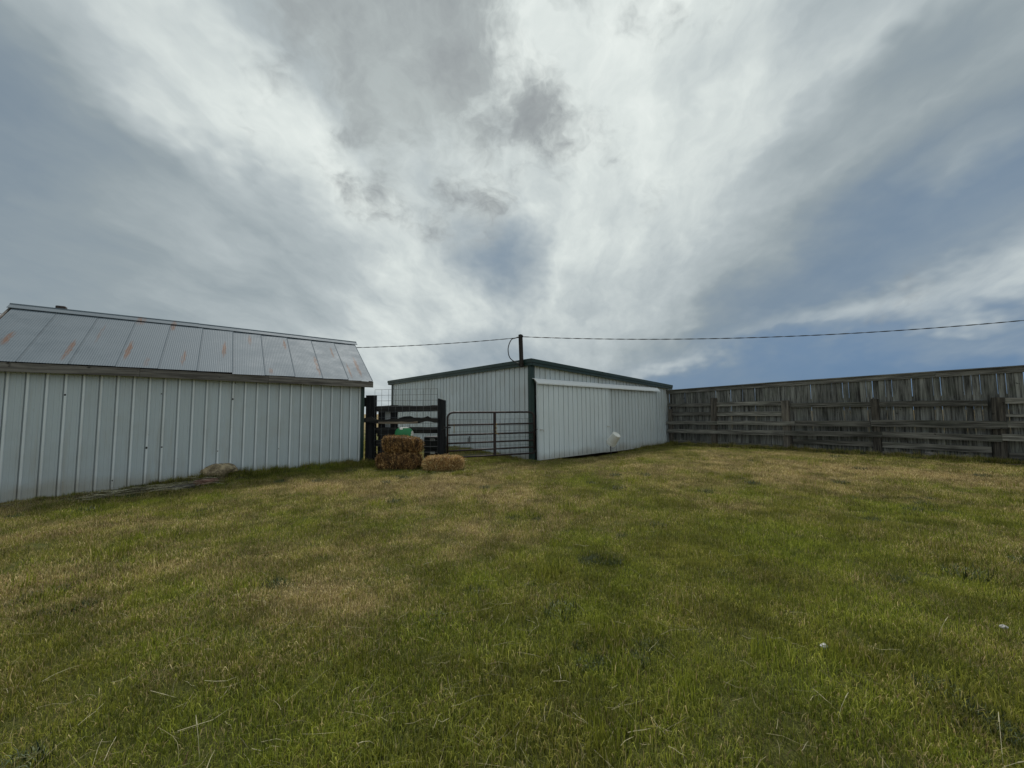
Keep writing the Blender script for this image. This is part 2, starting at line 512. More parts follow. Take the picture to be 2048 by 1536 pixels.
def empty(name, loc, rz=0.0):
    o = bpy.data.objects.new(name, None)
    col.objects.link(o)
    o.empty_display_size = 0.2
    o.location = loc
    o.rotation_euler = (0, 0, rz)
    return o


def tag(o, label=None, cat=None, group=None, kind=None):
    if label:
        o['label'] = label
    if cat:
        o['category'] = cat
    if group:
        o['group'] = group
    if kind:
        o['kind'] = kind
    return o


# ------------------------------------------------------------------ terrain
SHED0, SHED_A = (-8.823, 6.7066), 36.954
BARN0, BARN_A = (0.557, 11.338), 41.9
FEN0, FEN_A = (10.877, 11.923), -51.206
BARN_L, BARN_W = 8.55, 9.37


def sstep(a, b, x):
    t = np.clip((x - a) / (b - a), 0, 1)
    return t * t * (3 - 2 * t)


def vnoise(x, y, seed=0):
    xi, yi = np.floor(x).astype(np.int64), np.floor(y).astype(np.int64)
    fx, fy = x - xi, y - yi
    fx, fy = fx * fx * (3 - 2 * fx), fy * fy * (3 - 2 * fy)

    def h(a, b):
        k = (a * 374761393 + b * 668265263 + seed * 1274126177) & 0x7fffffff
        k = ((k ^ (k >> 13)) * 1274126177) & 0x7fffffff
        return ((k ^ (k >> 16)) & 0xffff) / 65535.0
    return (h(xi, yi) * (1 - fx) + h(xi + 1, yi) * fx) * (1 - fy) + (h(xi, yi + 1) * (1 - fx) + h(xi + 1, yi + 1) * fx) * fy


def fbm(x, y, s, seed=0, o=4):
    a, t, n = 1.0, 0.0, 0.0
    for k in range(o):
        t = t + a * vnoise(x * s, y * s, seed + k)
        n += a
        a *= 0.55
        s *= 2.03
    return t / n


def local(x, y, o, ang):
    c, s = math.cos(R(ang)), math.sin(R(ang))
    return (x - o[0]) * c + (y - o[1]) * s, -(x - o[0]) * s + (y - o[1]) * c


def gauss(x, y, cx, cy, rx, ry=None, ang=0.0):
    lx, ly = local(x, y, (cx, cy), ang)
    return np.exp(-(lx / rx) ** 2 - (ly / (ry or rx)) ** 2)


def gz(x, y):
    x, y = np.asarray(x, float), np.asarray(y, float)
    near = 1 - sstep(30, 60, np.hypot(x, y))
    z = 0.15 * sstep(5.2, 10.3, y)
    z = z + near * 0.05 * (fbm(x, y, 0.45, 3) - 0.5) * sstep(0.5, 3, np.hypot(x, y))
    z = z + near * 0.007 * (fbm(x, y, 2.4, 8, 3) - 0.5)
    lx, ly = local(x, y, BARN0, BARN_A)
    z = z - 0.125 * np.exp(-((ly - 0.15) / 0.8) ** 2) * sstep(0.6, 2.0, lx) * (1 - sstep(4.6, 6.2, lx))
    z = z - 0.085 * np.exp(-(ly / np.where(ly < 0, 2.2, 0.7)) ** 2) * sstep(-1.2, 0.2, lx) * (1 - sstep(7.5, 9, lx))
    z = z + 0.07 * gauss(x, y, -6.25, 8.35, 0.55, 0.35, SHED_A)          # dirt heap against the shed
    z = z + 0.10 * gauss(x, y, -1.9, 13.7, 1.3, 0.8, BARN_A + 90)        # low bank behind the gate
    z = z + 0.035 * gauss(x, y, 0.87, 3.9, 0.28, 0.18)
    z = z + 0.03 * gauss(x, y, 0.56, 2.42, 0.22, 0.2)
    z = z + 0.02 * gauss(x, y, 0.17, 5.6, 0.3)
    fx, fy = local(x, y, FEN0, FEN_A)
    z = z + 0.05 * np.exp(-((fy + 0.25) / 0.35) ** 2) * sstep(-7, -5.5, fx) * (1 - sstep(6, 8, fx))
    sx, sy = local(x, y, SHED0, SHED_A)
    z = z + 0.05 * np.exp(-((sy + 0.1) / 0.3) ** 2) * sstep(1.2, 2.6, sx) * (1 - sstep(5.9, 6.6, sx))
    return z


def g1(x, y):
    return float(gz(np.array([x]), np.array([y]))[0])


def dryness(x, y):
    d = 0.33 + 0.80 * (fbm(x, y, 0.75, 21, 5) - 0.5) + 0.70 * (fbm(x, y, 3.4, 31, 3) - 0.5)
    for (cx, cy, rx, ry, a, wt) in [
        (-2.3, 7.7, 2.3, 0.9, 5, 0.42), (-4.0, 3.6, 1.3, 0.35, 25, 0.35), (-1.65, 3.3, 0.9, 0.6, 20, 0.26),
        (-0.6, 4.6, 0.9, 0.9, 0, 0.10), (8.6, 8.6, 3.4, 1.0, -40, 0.48), (5.2, 8.9, 2.2, 1.1, -30, 0.30), (0.9, 6.3, 1.0, 0.6, 0, 0.20),
        (1.6, 2.95, 0.5, 0.35, 0, 0.28), (2.0, 2.25, 0.16, 0.14, 0, 0.4), (0.4, 9.3, 2.6, 0.7, 10, 0.12),
        (-5.3, 6.7, 1.6, 0.5, SHED_A, 0.15), (3.4, 6.6, 0.7, 0.6, 0, 0.2), (3.2, 12.3, 2.4, 0.5, BARN_A, 0.18),
        (2.3, 4.4, 1.8, 1.0, 10, -0.38), (1.9, 6.6, 1.6, 0.5, 15, -0.22), (2.6, 2.6, 1.6, 0.7, 0, -0.22), (-0.9, 2.0, 1.3, 0.7, 0, -0.24),
        (0.2, 2.5, 0.7, 0.6, 0, -0.22), (0.87, 3.95, 0.35, 0.25, 0, -0.5), (5.4, 5.6, 1.6, 0.9, -10, -0.22), (-3.3, 4.9, 1.2, 0.7, 25, -0.20),
        (-2.9, 2.7, 0.9, 0.5, 0, -0.28), (-0.5, 3.4, 0.5, 0.7, 0, -0.2), (0.17, 5.6, 0.35, 0.25, 0, -0.4), (4.6, 8.3, 0.5, 0.4, 0, -0.35),
        (-6.4, 6.0, 1.6, 0.5, SHED_A, -0.3),
    ]:
        d = d + wt * gauss(x, y, cx, cy, rx, ry, a)
    sx, sy = local(x, y, SHED0, SHED_A)
    d = d - 0.35 * np.exp(-((sy + 0.15) / 0.35) ** 2) * (sx > 1.8) * (sx < 7.2)
    d = d - 0.20 * (1 - sstep(2.2, 4.6, np.hypot(x, y))) - 0.14 * gauss(x, y, 2.6, 2.2, 1.5, 1.0)
    d = d + 0.5 * sstep(22, 45, np.hypot(x, y))
    return np.clip(d, 0.03, 0.97)


def bareness(x, y):
    b = 0.45 * sstep(0.68, 0.8, fbm(x, y, 2.1, 77, 4))
    fx, fy = local(x, y, FEN0, FEN_A)
    b = b + 0.8 * np.exp(-((fy + 0.35) / 0.4) ** 2) * (fx > -6.5) * (fx < 7)
    sx, sy = local(x, y, SHED0, SHED_A)
    b = b + 0.75 * np.exp(-((sy + 0.35) / 0.42) ** 2) * (1 - sstep(2.2, 3.4, sx))
    b = b + 0.9 * gauss(x, y, -6.25, 8.2, 0.6, 0.3, SHED_A)
    lx, ly = local(x, y, BARN0, BARN_A)
    b = b + 0.95 * np.exp(-((ly + 0.05) / 0.30) ** 2) * (lx > 0) * (lx < 5.5) + 1.0 * ((lx > 0.05) & (ly > 0.05) & (lx < 8.5) & (ly < 9.3))
    b = b + 0.55 * gauss(x, y, 6.3, 14.6, 1.6, 0.5, FEN_A) + 0.5 * gauss(x, y, 0.9, 3.95, 0.13, 0.07)
    b = b + 0.4 * gauss(x, y, -2.0, 3.35, 0.4, 0.15, 20) + 0.5 * gauss(x, y, 2.0, 2.25, 0.14, 0.1)
    b = b + 0.7 * gauss(x, y, -2.4, 9.5, 1.4, 0.25, 0) + 0.6 * gauss(x, y, -1.9, 13.7, 1.2, 0.7, BARN_A + 90)
    return np.clip(b, 0, 1)


def axis(lo, hi, step, far):
    a = list(np.arange(lo, hi + 1e-6, step))
    st = step
    p = hi
    while p < far:
        st *= 1.35
        p += st
        a.append(p)
    st, p = step, lo
    while p > -far:
        st *= 1.35
        p -= st
        a.insert(0, p)
    return np.array(a)


gx, gy = axis(-12, 15, 0.11, 5000), axis(-3, 19, 0.11, 5000)
GX, GY = np.meshgrid(gx, gy)
gxf, gyf = GX.ravel(), GY.ravel()
co = np.stack([gxf, gyf, gz(gxf, gyf)], 1)
nx, ny = len(gx), len(gy)
I = np.arange(nx * ny).reshape(ny, nx)
quads = np.stack([I[:-1, :-1], I[:-1, 1:], I[1:, 1:], I[1:, :-1]], -1).reshape(-1, 4)


def np_mesh(name, co, faces, mat, attrs=None, smooth=False):
    """faces: list of arrays (n, k)"""
    me = bpy.data.meshes.new(name)
    me.vertices.add(len(co))
    me.vertices.foreach_set('co', np.ascontiguousarray(co, np.float32).ravel())
    loops = np.concatenate([f.ravel() for f in faces])
    sizes = np.concatenate([np.full(len(f), f.shape[1]) for f in faces])
    starts = np.concatenate([[0], np.cumsum(sizes)[:-1]])
    me.loops.add(len(loops))
    me.loops.foreach_set('vertex_index', loops.astype(np.int32))
    me.polygons.add(len(sizes))
    me.polygons.foreach_set('loop_start', starts.astype(np.int32))
    if smooth:
        me.polygons.foreach_set('use_smooth', np.ones(len(sizes), bool))
    for k, a in (attrs or {}).items():
        at = me.attributes.new(k, 'FLOAT', 'POINT')
        at.data.foreach_set('value', np.ascontiguousarray(a, np.float32))
    me.materials.append(mat)
    me.update(calc_edges=True)
    me.validate()
    return me


ground = link('ground', np_mesh('ground', co, [quads], M['ground'],
                                {'dry': dryness(gxf, gyf), 'bare': bareness(gxf, gyf)}, True))
tag(ground, 'uneven pasture ground with patches of soil and thatch', kind='structure')

# ------------------------------------------------------------------ ribbed steel sheets
PITCH = 0.2286
RIB = [(-0.043, 0.0), (-0.042, -0.026), (-0.021, -0.026), (-0.018, 0.016), (0.010, 0.016), (0.024, 0.0),  # recess left of each rib is added to make a dark shade line
       (0.072, 0.0), (0.079, 0.0035), (0.086, 0.0035), (0.093, 0.0),
       (0.136, 0.0), (0.143, 0.0035), (0.150, 0.0035), (0.157, 0.0)]


def rib_profile(x0, x1, phase):
    """outward relief along a run of ribbed sheet; phase = x of one major rib"""
    k0 = math.floor((x0 - phase) / PITCH) - 1
    k1 = math.ceil((x1 - phase) / PITCH) + 1
    pts = []
    for k in range(k0, k1 + 1):
        for (dx_, h) in RIB:
            pts.append((phase + k * PITCH + dx_, h))
    xs = [p[0] for p in pts]
    hs = [p[1] for p in pts]
    out = [(x0, float(np.interp(x0, xs, hs)))]
    out += [p for p in pts if x0 + 1e-4 < p[0] < x1 - 1e-4]
    out.append((x1, float(np.interp(x1, xs, hs))))
    return out


def sheet_mesh(x0, x1, phase, zb, zt, axis_='x', sign=-1, off=0.0):
    """sheet in the local xz plane (axis x) or yz plane (axis y); sign = outward direction"""
    mb = MB()
    pr = rib_profile(x0, x1, phase)
    vs, fs = [], []
    for (x, h) in pr:
        b = zb(x) if callable(zb) else zb
        t = zt(x) if callable(zt) else zt
        y = off + sign * h
        for z in (b, t):
            vs.append((x, y, z) if axis_ == 'x' else (y, x, z))
    for i in range(len(pr) - 1):
        f = (2 * i, 2 * i + 2, 2 * i + 3, 2 * i + 1)
        fs.append(f if (axis_ == 'x') == (sign < 0) else f[::-1])
    mb.add(vs, fs)
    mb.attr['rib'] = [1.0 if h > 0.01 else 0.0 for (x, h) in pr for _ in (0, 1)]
    return mb


def run_of_sheets(name, parent, mat, x0, x1, phase, zb, zt, axis_='x', sign=-1, off=0.0, width=4 * PITCH):
    a = x0
    nxt = phase + math.ceil((x0 - phase) / width + 1e-6) * width + 0.045
    out = []
    while a < x1 - 1e-4:
        b = min(nxt, x1)
        if b - a > 0.02:
            out.append(part(name, sheet_mesh(a, b, phase, zb, zt, axis_, sign, off), mat, parent))
        a, nxt = b, nxt + width
    return out


# ------------------------------------------------------------------ shed on the left
shed = empty('metal_shed', (*SHED0, 0.0), R(SHED_A))
tag(shed, 'low white metal shed with rusty corrugated gable roof and wooden fascia', 'shed')
SW, SD = 6.0, 3.56            # wall run in x (from -0.34) and depth in y
SX0 = -0.34
zb_shed = -0.05
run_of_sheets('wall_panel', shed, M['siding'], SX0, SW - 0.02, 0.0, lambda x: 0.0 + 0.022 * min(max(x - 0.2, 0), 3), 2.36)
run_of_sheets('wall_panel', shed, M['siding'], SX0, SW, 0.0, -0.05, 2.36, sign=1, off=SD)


def gable_z(y):
    return 2.36 + (min(y, SD - y)) * (1.34 / 1.96)


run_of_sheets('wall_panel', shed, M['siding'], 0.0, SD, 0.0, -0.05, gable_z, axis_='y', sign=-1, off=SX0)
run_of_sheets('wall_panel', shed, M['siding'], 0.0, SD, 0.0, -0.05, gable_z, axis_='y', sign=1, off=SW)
part('corner_trim', MB().box(SW - 0.03, SW + 0.055, -0.040, -0.034, -0.05, 2.33).box(SW + 0.047, SW + 0.055, -0.034, 0.09, -0.05, 2.33),
     M['green_trim'], shed)
part('corner_trim', MB().box(SX0 - 0.05, SX0 + 0.05, -0.040, -0.034, -0.1, 2.33).box(SX0 - 0.05, SX0 - 0.042, -0.034, 0.09, -0.1, 2.33),
     M['green_trim'], shed)
# roof
EAVE_Y, RUN, RISE = -0.18, 1.96, 1.34
SL = math.atan2(RISE, RUN)
SLEN = math.hypot(RUN, RISE) + 0.02


def eave_z(x):
    return 2.44 + 0.022 * math.exp(-((x - 2.2) / 1.8) ** 2) - 0.011 * (x - 0.0) + 0.012


RUST = [(0.62, 0.30, .05, .42, .9), (1.42, 0.42, .05, .42, .9), (1.75, 0.02, .05, .2, .5), (2.30, 0.28, .045, .34, .9), (3.0, 0.75, .05, .4, .9),
        (1.42, 1.66, .10, .22, .5), (2.0, 1.58, .06, .25, .7), (3.52, 1.3, .045, .32, .8), (4.30, 1.25, .04, .3, .8), (4.95, 0.38, .045, .5, 1.0),
        (5.45, 1.1, .035, .34, .7), (5.72, 0.25, .035, .4, .8), (5.98, 0.45, .05, .55, .9), (3.9, 0.0, .06, .15, .4), (-0.2, 0.55, .06, .3, .8), (0.9, 1.0, .03, .5, .35)]
M['roof'] = material('galvanised_roof_sheet', f_roof, ref=shed, streaks=RUST)
CP, CH, SHW = 0.034, 0.0008, 0.618


def corr_mesh():
    mb = MB()
    n = 156
    xs = [SHW * i / n for i in range(n + 1)]
    vs, fs = [], []
    rows = [0.0, SLEN * 0.5, SLEN]
    for j, s in enumerate(rows):
        for x in xs:
            lift = 0.008 * max(0.0, 1 - (SHW - x) / 0.02)      # lapped edge rides over its neighbour
            vs.append((x, s, CH * math.cos(2 * math.pi * x / CP) + lift))
    for j in range(len(rows) - 1):
        for i in range(n):
            fs.append((j * (n + 1) + i, j * (n + 1) + i + 1, (j + 1) * (n + 1) + i + 1, (j + 1) * (n + 1) + i))
    mb.add(vs, fs)
    return mb.mesh('roof_sheet', M['roof'], True)


cm = corr_mesh()
roofs = [-0.496] + [0.116 + 0.61 * k for k in range(10)]
for i, s in enumerate(roofs):
    z = eave_z(s + 0.3)
    jig = random.uniform(-0.012, 0.012)
    link('roof_sheet', cm, shed, (s, EAVE_Y + jig - (0.02 if i == 6 else 0), z + 0.002 * (i % 2) + (jig - (0.02 if i == 6 else 0)) * RISE / RUN), (SL, 0, 0))
    o = link('roof_sheet', cm, shed, (s + SHW, SD - EAVE_Y, z + 0.002 * (i % 2)), (SL, 0, math.pi))
# ridge cap: two flaps with rolled edge
mb = MB()
for xa, xb, dz_ in ((-0.56, 2.46, 0.004), (2.40, 6.29, 0.0)):
    za, zb_ = eave_z(xa) + RISE + 0.028 + dz_, eave_z(xb) + RISE + 0.028 + dz_
    yc = EAVE_Y + RUN
    pr = [(-0.15, -0.150 * RISE / RUN - 0.012), (-0.15, -0.150 * RISE / RUN), (-0.03, -0.02), (-0.015, 0.012), (0.015, 0.012), (0.03, -0.02), (0.15, -0.150 * RISE / RUN), (0.15, -0.150 * RISE / RUN - 0.012)]
    vs = [(xa, yc + a, za + b) for a, b in pr] + [(xb, yc + a, zb_ + b) for a, b in pr]
    n = len(pr)
    mb.add(vs, [(k, n + k, n + k + 1, k + 1) for k in range(n - 1)])
part('ridge_cap', mb, M['roof'], shed)
part('vent_pipe', MB().box(0.02, 0.17, EAVE_Y + RUN + 0.14, EAVE_Y + RUN + 0.28, 3.5, 3.93, ch=0.01), M['iron'], shed)
# fascia boards, three lengths butted
for xa, xb, dz_, dy_ in ((-0.54, 1.68, 0, 0), (1.685, 3.85, -0.006, -0.004), (3.855, 6.24, 0.004, 0.0)):
    mb = MB()
    n = 8
    for y in (EAVE_Y + 0.012 + dy_, EAVE_Y + 0.045 + dy_):
        for i in range(n + 1):
            x = xa + (xb - xa) * i / n
            wob = 0.004 * mnoise.noise((x * 2, y * 9, 1))
            mb.v += [(x, y, eave_z(x) - 0.175 + dz_ + wob), (x, y, eave_z(x) - 0.016 + dz_)]
    q = 2 * (n + 1)
    for i in range(n):
        a = 2 * i
        mb.f += [(a, a + 2, a + 3, a + 1), (q + a + 1, q + a + 3, q + a + 2, q + a), (a, q + a, q + a + 2, a + 2), (a + 1, a + 3, q + a + 3, q + a + 1)]
    mb.f += [(0, 1, q + 1, q), (2 * n, q + 2 * n, q + 2 * n + 1, 2 * n + 1)]
    part('fascia_board', mb, M['fascia_wood'], shed)
part('fascia_board', MB().box(-0.5, 6.2, SD - EAVE_Y - 0.045, SD - EAVE_Y - 0.012, 2.25, 2.4), M['fascia_wood'], shed)
for x in (-0.56, 6.205):       # barge boards under the verge
    for sgn in (1, -1):
        mb = MB().box(0, 0.03, 0.05, SLEN - 0.03, -0.16, -0.022)
        o = part('barge_board', mb, M['fascia_wood'], shed, (x if sgn > 0 else x + 0.03, EAVE_Y if sgn > 0 else SD - EAVE_Y, eave_z(x)), (SL, 0, 0 if sgn > 0 else math.pi))
# soffit strip that closes the eave
part('soffit', MB().box(-0.5, 6.2, EAVE_Y + 0.046, -0.002, 2.325, 2.345), M['fascia_wood'], shed)
# old screw holes and dents with dark rims along some ribs
holes = [(1.83, 0.18, 1.95), (3.19, 0.0, 1.86), (1.31, 0.0, 0.26), (1.77, 0.0, 0.86), (2.06, 0.0, 0.86), (2.98, 0, .72), (4.21, 0, .7), (2.38, .02, .6), (3.12, .03, 2.22), (2.36, .02, 2.25), (0.6, 0, 1.9)]
for (x, dx_, z) in holes:
    k = round(x / PITCH)
    rr = random.uniform(0.009, 0.017)
    mb = MB().lathe([(0.0, 0.0035), (rr * 0.6, 0.0035), (rr, 0.0)], 7, Matrix.Translation((k * PITCH - 0.006 + dx_, -0.0175 if dx_ == 0 else -0.002, z)) @ Matrix.Rotation(R(90), 4, 'X') @ Matrix.Diagonal((1, random.uniform(1.0, 1.7), 1, 1)))
    part('screw_hole', mb, M['hole'], shed)

# ------------------------------------------------------------------ barn
barn = empty('white_barn', (*BARN0, 0.0), R(BARN_A))
tag(barn, 'white ribbed metal barn with dark green trim and a shallow single slope roof', 'barn')
BT0, BSL = 3.06, 0.41 / 8.75


def btop(x):
    return BT0 - 0.10 - BSL * x


ZB = 0.04
PH = 0.19
DX0, DX1, DX2 = 0.135, 3.77, 7.20     # door edges along local x
# front face (local y = 0, faces -y): above the doors, right of the doors
run_of_sheets('wall_panel', barn, M['siding_barn'], 0.0, 7.16, PH, 2.40, btop)
run_of_sheets('wall_panel', barn, M['siding_barn'], 7.16, BARN_L, PH, ZB, btop)
run_of_sheets('wall_panel', barn, M['siding_barn'], 0.0, 0.16, PH, ZB, 2.40)
# face behind the gate (local x = 0, faces -x)
run_of_sheets('wall_panel', barn, M['siding_barn'], 0.0, BARN_W, 0.06, ZB, BT0 - 0.10, axis_='y', sign=-1)
# hidden faces
run_of_sheets('wall_panel', barn, M['siding_barn'], 0.0, BARN_L, PH, ZB, btop, sign=1, off=BARN_W)
run_of_sheets('wall_panel', barn, M['siding_barn'], 0.0, BARN_W, 0.06, ZB, btop(BARN_L), axis_='y', sign=1, off=BARN_L)
# sliding doors
for (xa, xb, yo, zb_, dm) in ((DX0, DX1, -0.125, 0.105, 'siding_clean'), (DX1 - 0.12, DX2, -0.062, 0.080, 'siding_door_shaded')):
    dr = part('sliding_door', MB().box(xa, xa + 0.03, yo - 0.004, yo + 0.04, zb_, 2.47).box(xb - 0.03, xb, yo - 0.004, yo + 0.04, zb_, 2.47)
              .box(xa + 0.03, xb - 0.03, yo, yo + 0.04, zb_, zb_ + 0.04).box(xa + 0.03, xb - 0.03, yo + 0.004, yo + 0.04, 2.40, 2.47), M[dm], barn)
    run_of_sheets('door_sheet', dr, M[dm], xa + 0.005, xb - 0.005, PH, zb_ + 0.006, 2.46, off=yo - 0.008)
    if yo < -0.1:
        for hx in (xa + 0.13, xb - 0.09):
            part('latch', MB().box(hx - 0.05, hx + 0.04, yo - 0.045, yo - 0.030, 0.985, 1.015, ch=0.004).tube([(hx + 0.03, yo - 0.03, 1.0), (hx + 0.05, yo - 0.075, 0.99), (hx + 0.05, yo - 0.075, 0.93)], 0.011, 6)
                 .box(hx - 0.07, hx - 0.045, yo - 0.04, yo - 0.028, 0.97, 1.03), M['paper'], dr)
# track hood: two lengths of folded white steel
for xa, xb, dz_ in ((0.07, 3.24, 0.003), (3.22, 7.46, 0.0)):
    mb = MB()
    pr = [(-0.022, 2.525), (-0.10, 2.508), (-0.205, 2.385), (-0.208, 2.345), (-0.19, 2.343), (-0.186, 2.38), (-0.09, 2.495), (-0.022, 2.51)]
    if xa > 1:
        vs = [(xa, a, b + dz_) for a, b in pr] + [(xb - 0.02 - (a + 0.2) * 0.25, a, b + dz_) for a, b in pr]
    else:
        vs = [(xa - (a + 0.2) * 0.30, a - 0.001, b + dz_) for a, b in pr] + [(xb, a - 0.001, b + dz_) for a, b in pr]
    n = len(pr)
    mb.add(vs, [(k, (k + 1) % n, n + (k + 1) % n, n + k)[::-1] for k in range(n)] + [tuple(range(n)), tuple(range(2 * n - 1, n - 1, -1))])
    part('track_hood', mb, M['hood'], barn)
part('track', MB().box(0.2, 7.4, -0.11, -0.06, 2.43, 2.49), M['iron'], barn)
# corner trims
part('corner_trim', MB().box(-0.045, 0.105, -0.040, -0.030, ZB - 0.02, btop(0) + 0.02).box(-0.045, -0.035, -0.030, 0.075, ZB - 0.02, btop(0) + 0.02), M['green_trim'], barn)
part('corner_trim', MB().box(-0.045, -0.035, BARN_W - 0.10, BARN_W + 0.03, ZB - 0.02, btop(0) + 0.02).box(-0.035, 0.10, BARN_W + 0.022, BARN_W + 0.03, ZB - 0.02, btop(0) + 0.02), M['green_trim'], barn)
part('corner_trim', MB().box(BARN_L - 0.02, BARN_L + 0.03, -0.030, -0.024, ZB - 0.02, btop(BARN_L) + 0.01), M['siding_clean'], barn)
# roof slab and the green fascia with its stepped lip
RX0, RX1, RY0, RY1 = -0.06, BARN_L + 0.16, -0.10, BARN_W + 0.33


def slab(x0, x1, y0, y1, t0, t1):
    mb = MB()
    vs = []
    for x in (x0, x1):
        for y in (y0, y1):
            for d in (t0, t1):
                vs.append((x, y, BT0 - BSL * x + d))
    mb.add(vs, [(0, 1, 3, 2), (4, 6, 7, 5), (0, 4, 5, 1), (2, 3, 7, 6), (0, 2, 6, 4), (1, 5, 7, 3)])
    return mb


part('roof', slab(RX0, RX1, RY0, RY1, -0.03, 0.015), M['barn_roof'], barn)
f1 = slab(RX0 + 0.01, RX1, RY0 - 0.022, RY0 - 0.004, -0.165, 0.004)
f1.v += []
part('fascia', f1, M['green_trim'], barn)
part('fascia', slab(RX0 - 0.024, RX0 - 0.006, RY0 - 0.022, RY1, -0.165, 0.004), M['green_trim'], barn)
part('fascia', slab(RX1 + 0.006, RX1 + 0.024, RY0 - 0.022, RY1, -0.165, 0.004), M['green_trim'], barn)
part('fascia', slab(RX0, RX1, RY1 + 0.004, RY1 + 0.022, -0.165, 0.004), M['green_trim'], barn)
part('roof_edge_trim', slab(RX0 - 0.040, RX1 + 0.03, RY0 - 0.042, RY0 - 0.024, -0.075, 0.030), M['green_trim'], barn)
part('roof_edge_trim', slab(RX0 - 0.046, RX0 - 0.026, RY0 - 0.022, RY1 + 0.02, -0.075, 0.030), M['green_trim'], barn)
part('soffit', slab(RX0 + 0.002, RX1 - 0.002, RY0 - 0.002, -0.001, -0.150, -0.135), M['green_trim'], barn)
part('soffit', slab(RX0 + 0.002, -0.001, 0.001, RY1 - 0.002, -0.150, -0.135), M['green_trim'], barn)
part('scuff_patch', MB().box(-0.0245, -0.0225, 3.02, 3.10, 0.48, 0.70).box(-0.0245, -0.0225, 3.13, 3.17, 0.46, 0.64), M['wire'], barn)

bw = Matrix.Translation((*BARN0, 0)) @ Matrix.Rotation(R(BARN_A), 4, 'Z')
# mast that carries the power line, bolted to the corner
mast_b, mast_t = bw @ Vector((-0.16, 0.22, 2.86)), bw @ Vector((-0.12, 0.30, 3.86))
mast = empty('power_mast', mast_b)
tag(mast, 'leaning brown wooden mast standing up from the corner of the barn roof', 'mast')
ax = (mast_t - mast_b)
q = ax.to_track_quat('Z', 'Y').to_matrix().to_4x4()
part('pole', MB().box(-0.05, 0.05, -0.045, 0.045, 0, ax.length, q @ Matrix.Rotation(R(30), 4, 'Z'), ch=0.006), M['mast_wood'], mast)
ins = mast_t - mast_b + Vector((0, 0, -0.06))
part('insulator', MB().lathe([(0, -.03), (.022, -.03), (.03, -.012), (.018, 0), (.03, .012), (.022, .03), (0, .03)], 10, Matrix.Translation(ins + Vector((0.055, -0.03, 0)))), M['iron'], mast)
part('bracket', MB().box(-0.07, 0.07, -0.055, -0.047, 0.05, 0.09, q @ Matrix.Rotation(R(30), 4, 'Z')), M['iron'], mast)
loop = [mast_t - mast_b + Vector((-0.045, -0.05, -0.07)), Vector((-0.16, -0.03, 0.88)), Vector((-0.30, 0.0, 0.83)), Vector((-0.39, 0.03, 0.62)), Vector((-0.39, 0.05, 0.42)), Vector((-0.33, 0.06, 0.27)), Vector((-0.2, 0.05, 0.17)), Vector((-0.08, 0.0, 0.11))]


def spline(pts, n=6):
    out = []
    P = [pts[0]] + list(pts) + [pts[-1]]
    for i in range(1, len(P) - 2):
        for k in range(n):
            t = k / n
            a, b, c, d = P[i - 1], P[i], P[i + 1], P[i + 2]
            out.append(0.5 * ((2 * b) + (c - a) * t + (2 * a - 5 * b + 4 * c - d) * t * t + (3 * b - a - 3 * c + d) * t ** 3))
    out.append(P[-2])
    return out


part('service_loop', MB().tube(spline(loop), 0.016, 6), M['cable'], mast, smooth=True)


def power_cable(a, b, sag, label, n=150):
    root = empty('power_cable', a)
    tag(root, label, 'cable', 'power lines running to the barn mast')
    L = (b - a).length
    d = (b - a).normalized()
    side = d.cross(Vector((0, 0, 1))).normalized()
    up_ = side.cross(d)
    for ph in (0, math.pi):
        pts = []
        for i in range(n + 1):
            t = 1.35 * i / n
            p = (b - a) * t + Vector((0, 0, -4 * sag * t * (1 - t)))
            th = 2 * math.pi * t * L / 0.62 + ph + 0.6 * math.sin(t * 9)
            pts.append(p + (side * math.cos(th) + up_ * math.sin(th)) * 0.007)
        part('wire', MB().tube(pts, 0.0075, 5), M['cable'], root, smooth=True)
    return root


pc_a = mast_t + Vector((0.05, -0.03, -0.07))
power_cable(pc_a, Vector((20, 8, 4.5)), 0.60, 'dark twisted power cable running from the mast out over the plank fence', 420)
power_cable(mast_t + Vector((-0.03, 0, -0.09)), Vector((-30, 17, 8.5)), 1.60, 'dark twisted power cable running from the mast behind the shed', 300)

# ------------------------------------------------------------------ tall plank fence on the right
fence = empty('plank_fence', (*FEN0, 0.0), R(FEN_A))
tag(fence, 'tall weathered grey plank fence with vertical boards, posts and rough rails', 'fence')


def ftop(s):
    return float(np.interp(s, [-6.4, -3.1, -0.27, 3.04, 6], [2.43, 2.50, 2.54, 2.565, 2.60]))


pk = []
for k in range(6):
    mb = MB()
    wd = random.choice((0.132, 0.1335, 0.135, 0.136))
    nseg = 5
    for yy in (0.0, 0.021):
        for i in range(nseg + 1):
            z = 2.5 * i / nseg
            wob = 0.0025 * mnoise.noise((k * 7.7, z * 1.2, 0))
            mb.v += [(-wd / 2 + wob, yy + wob, z), (wd / 2 + wob, yy - wob, z)]
    q4 = 2 * (nseg + 1)
    for i in range(nseg):
        a = 2 * i
        mb.f += [(a, a + 1, a + 3, a + 2), (q4 + a, q4 + a + 2, q4 + a + 3, q4 + a + 1), (a, a + 2, q4 + a + 2, q4 + a), (a + 1, q4 + a + 1, q4 + a + 3, a + 3)]
    e = 2 * nseg
    mb.f += [(0, q4, q4 + 1, 1), (e, e + 1, q4 + e + 1, q4 + e)]
    pk.append(mb.mesh('picket', M['picket_wood']))
s = -6.42
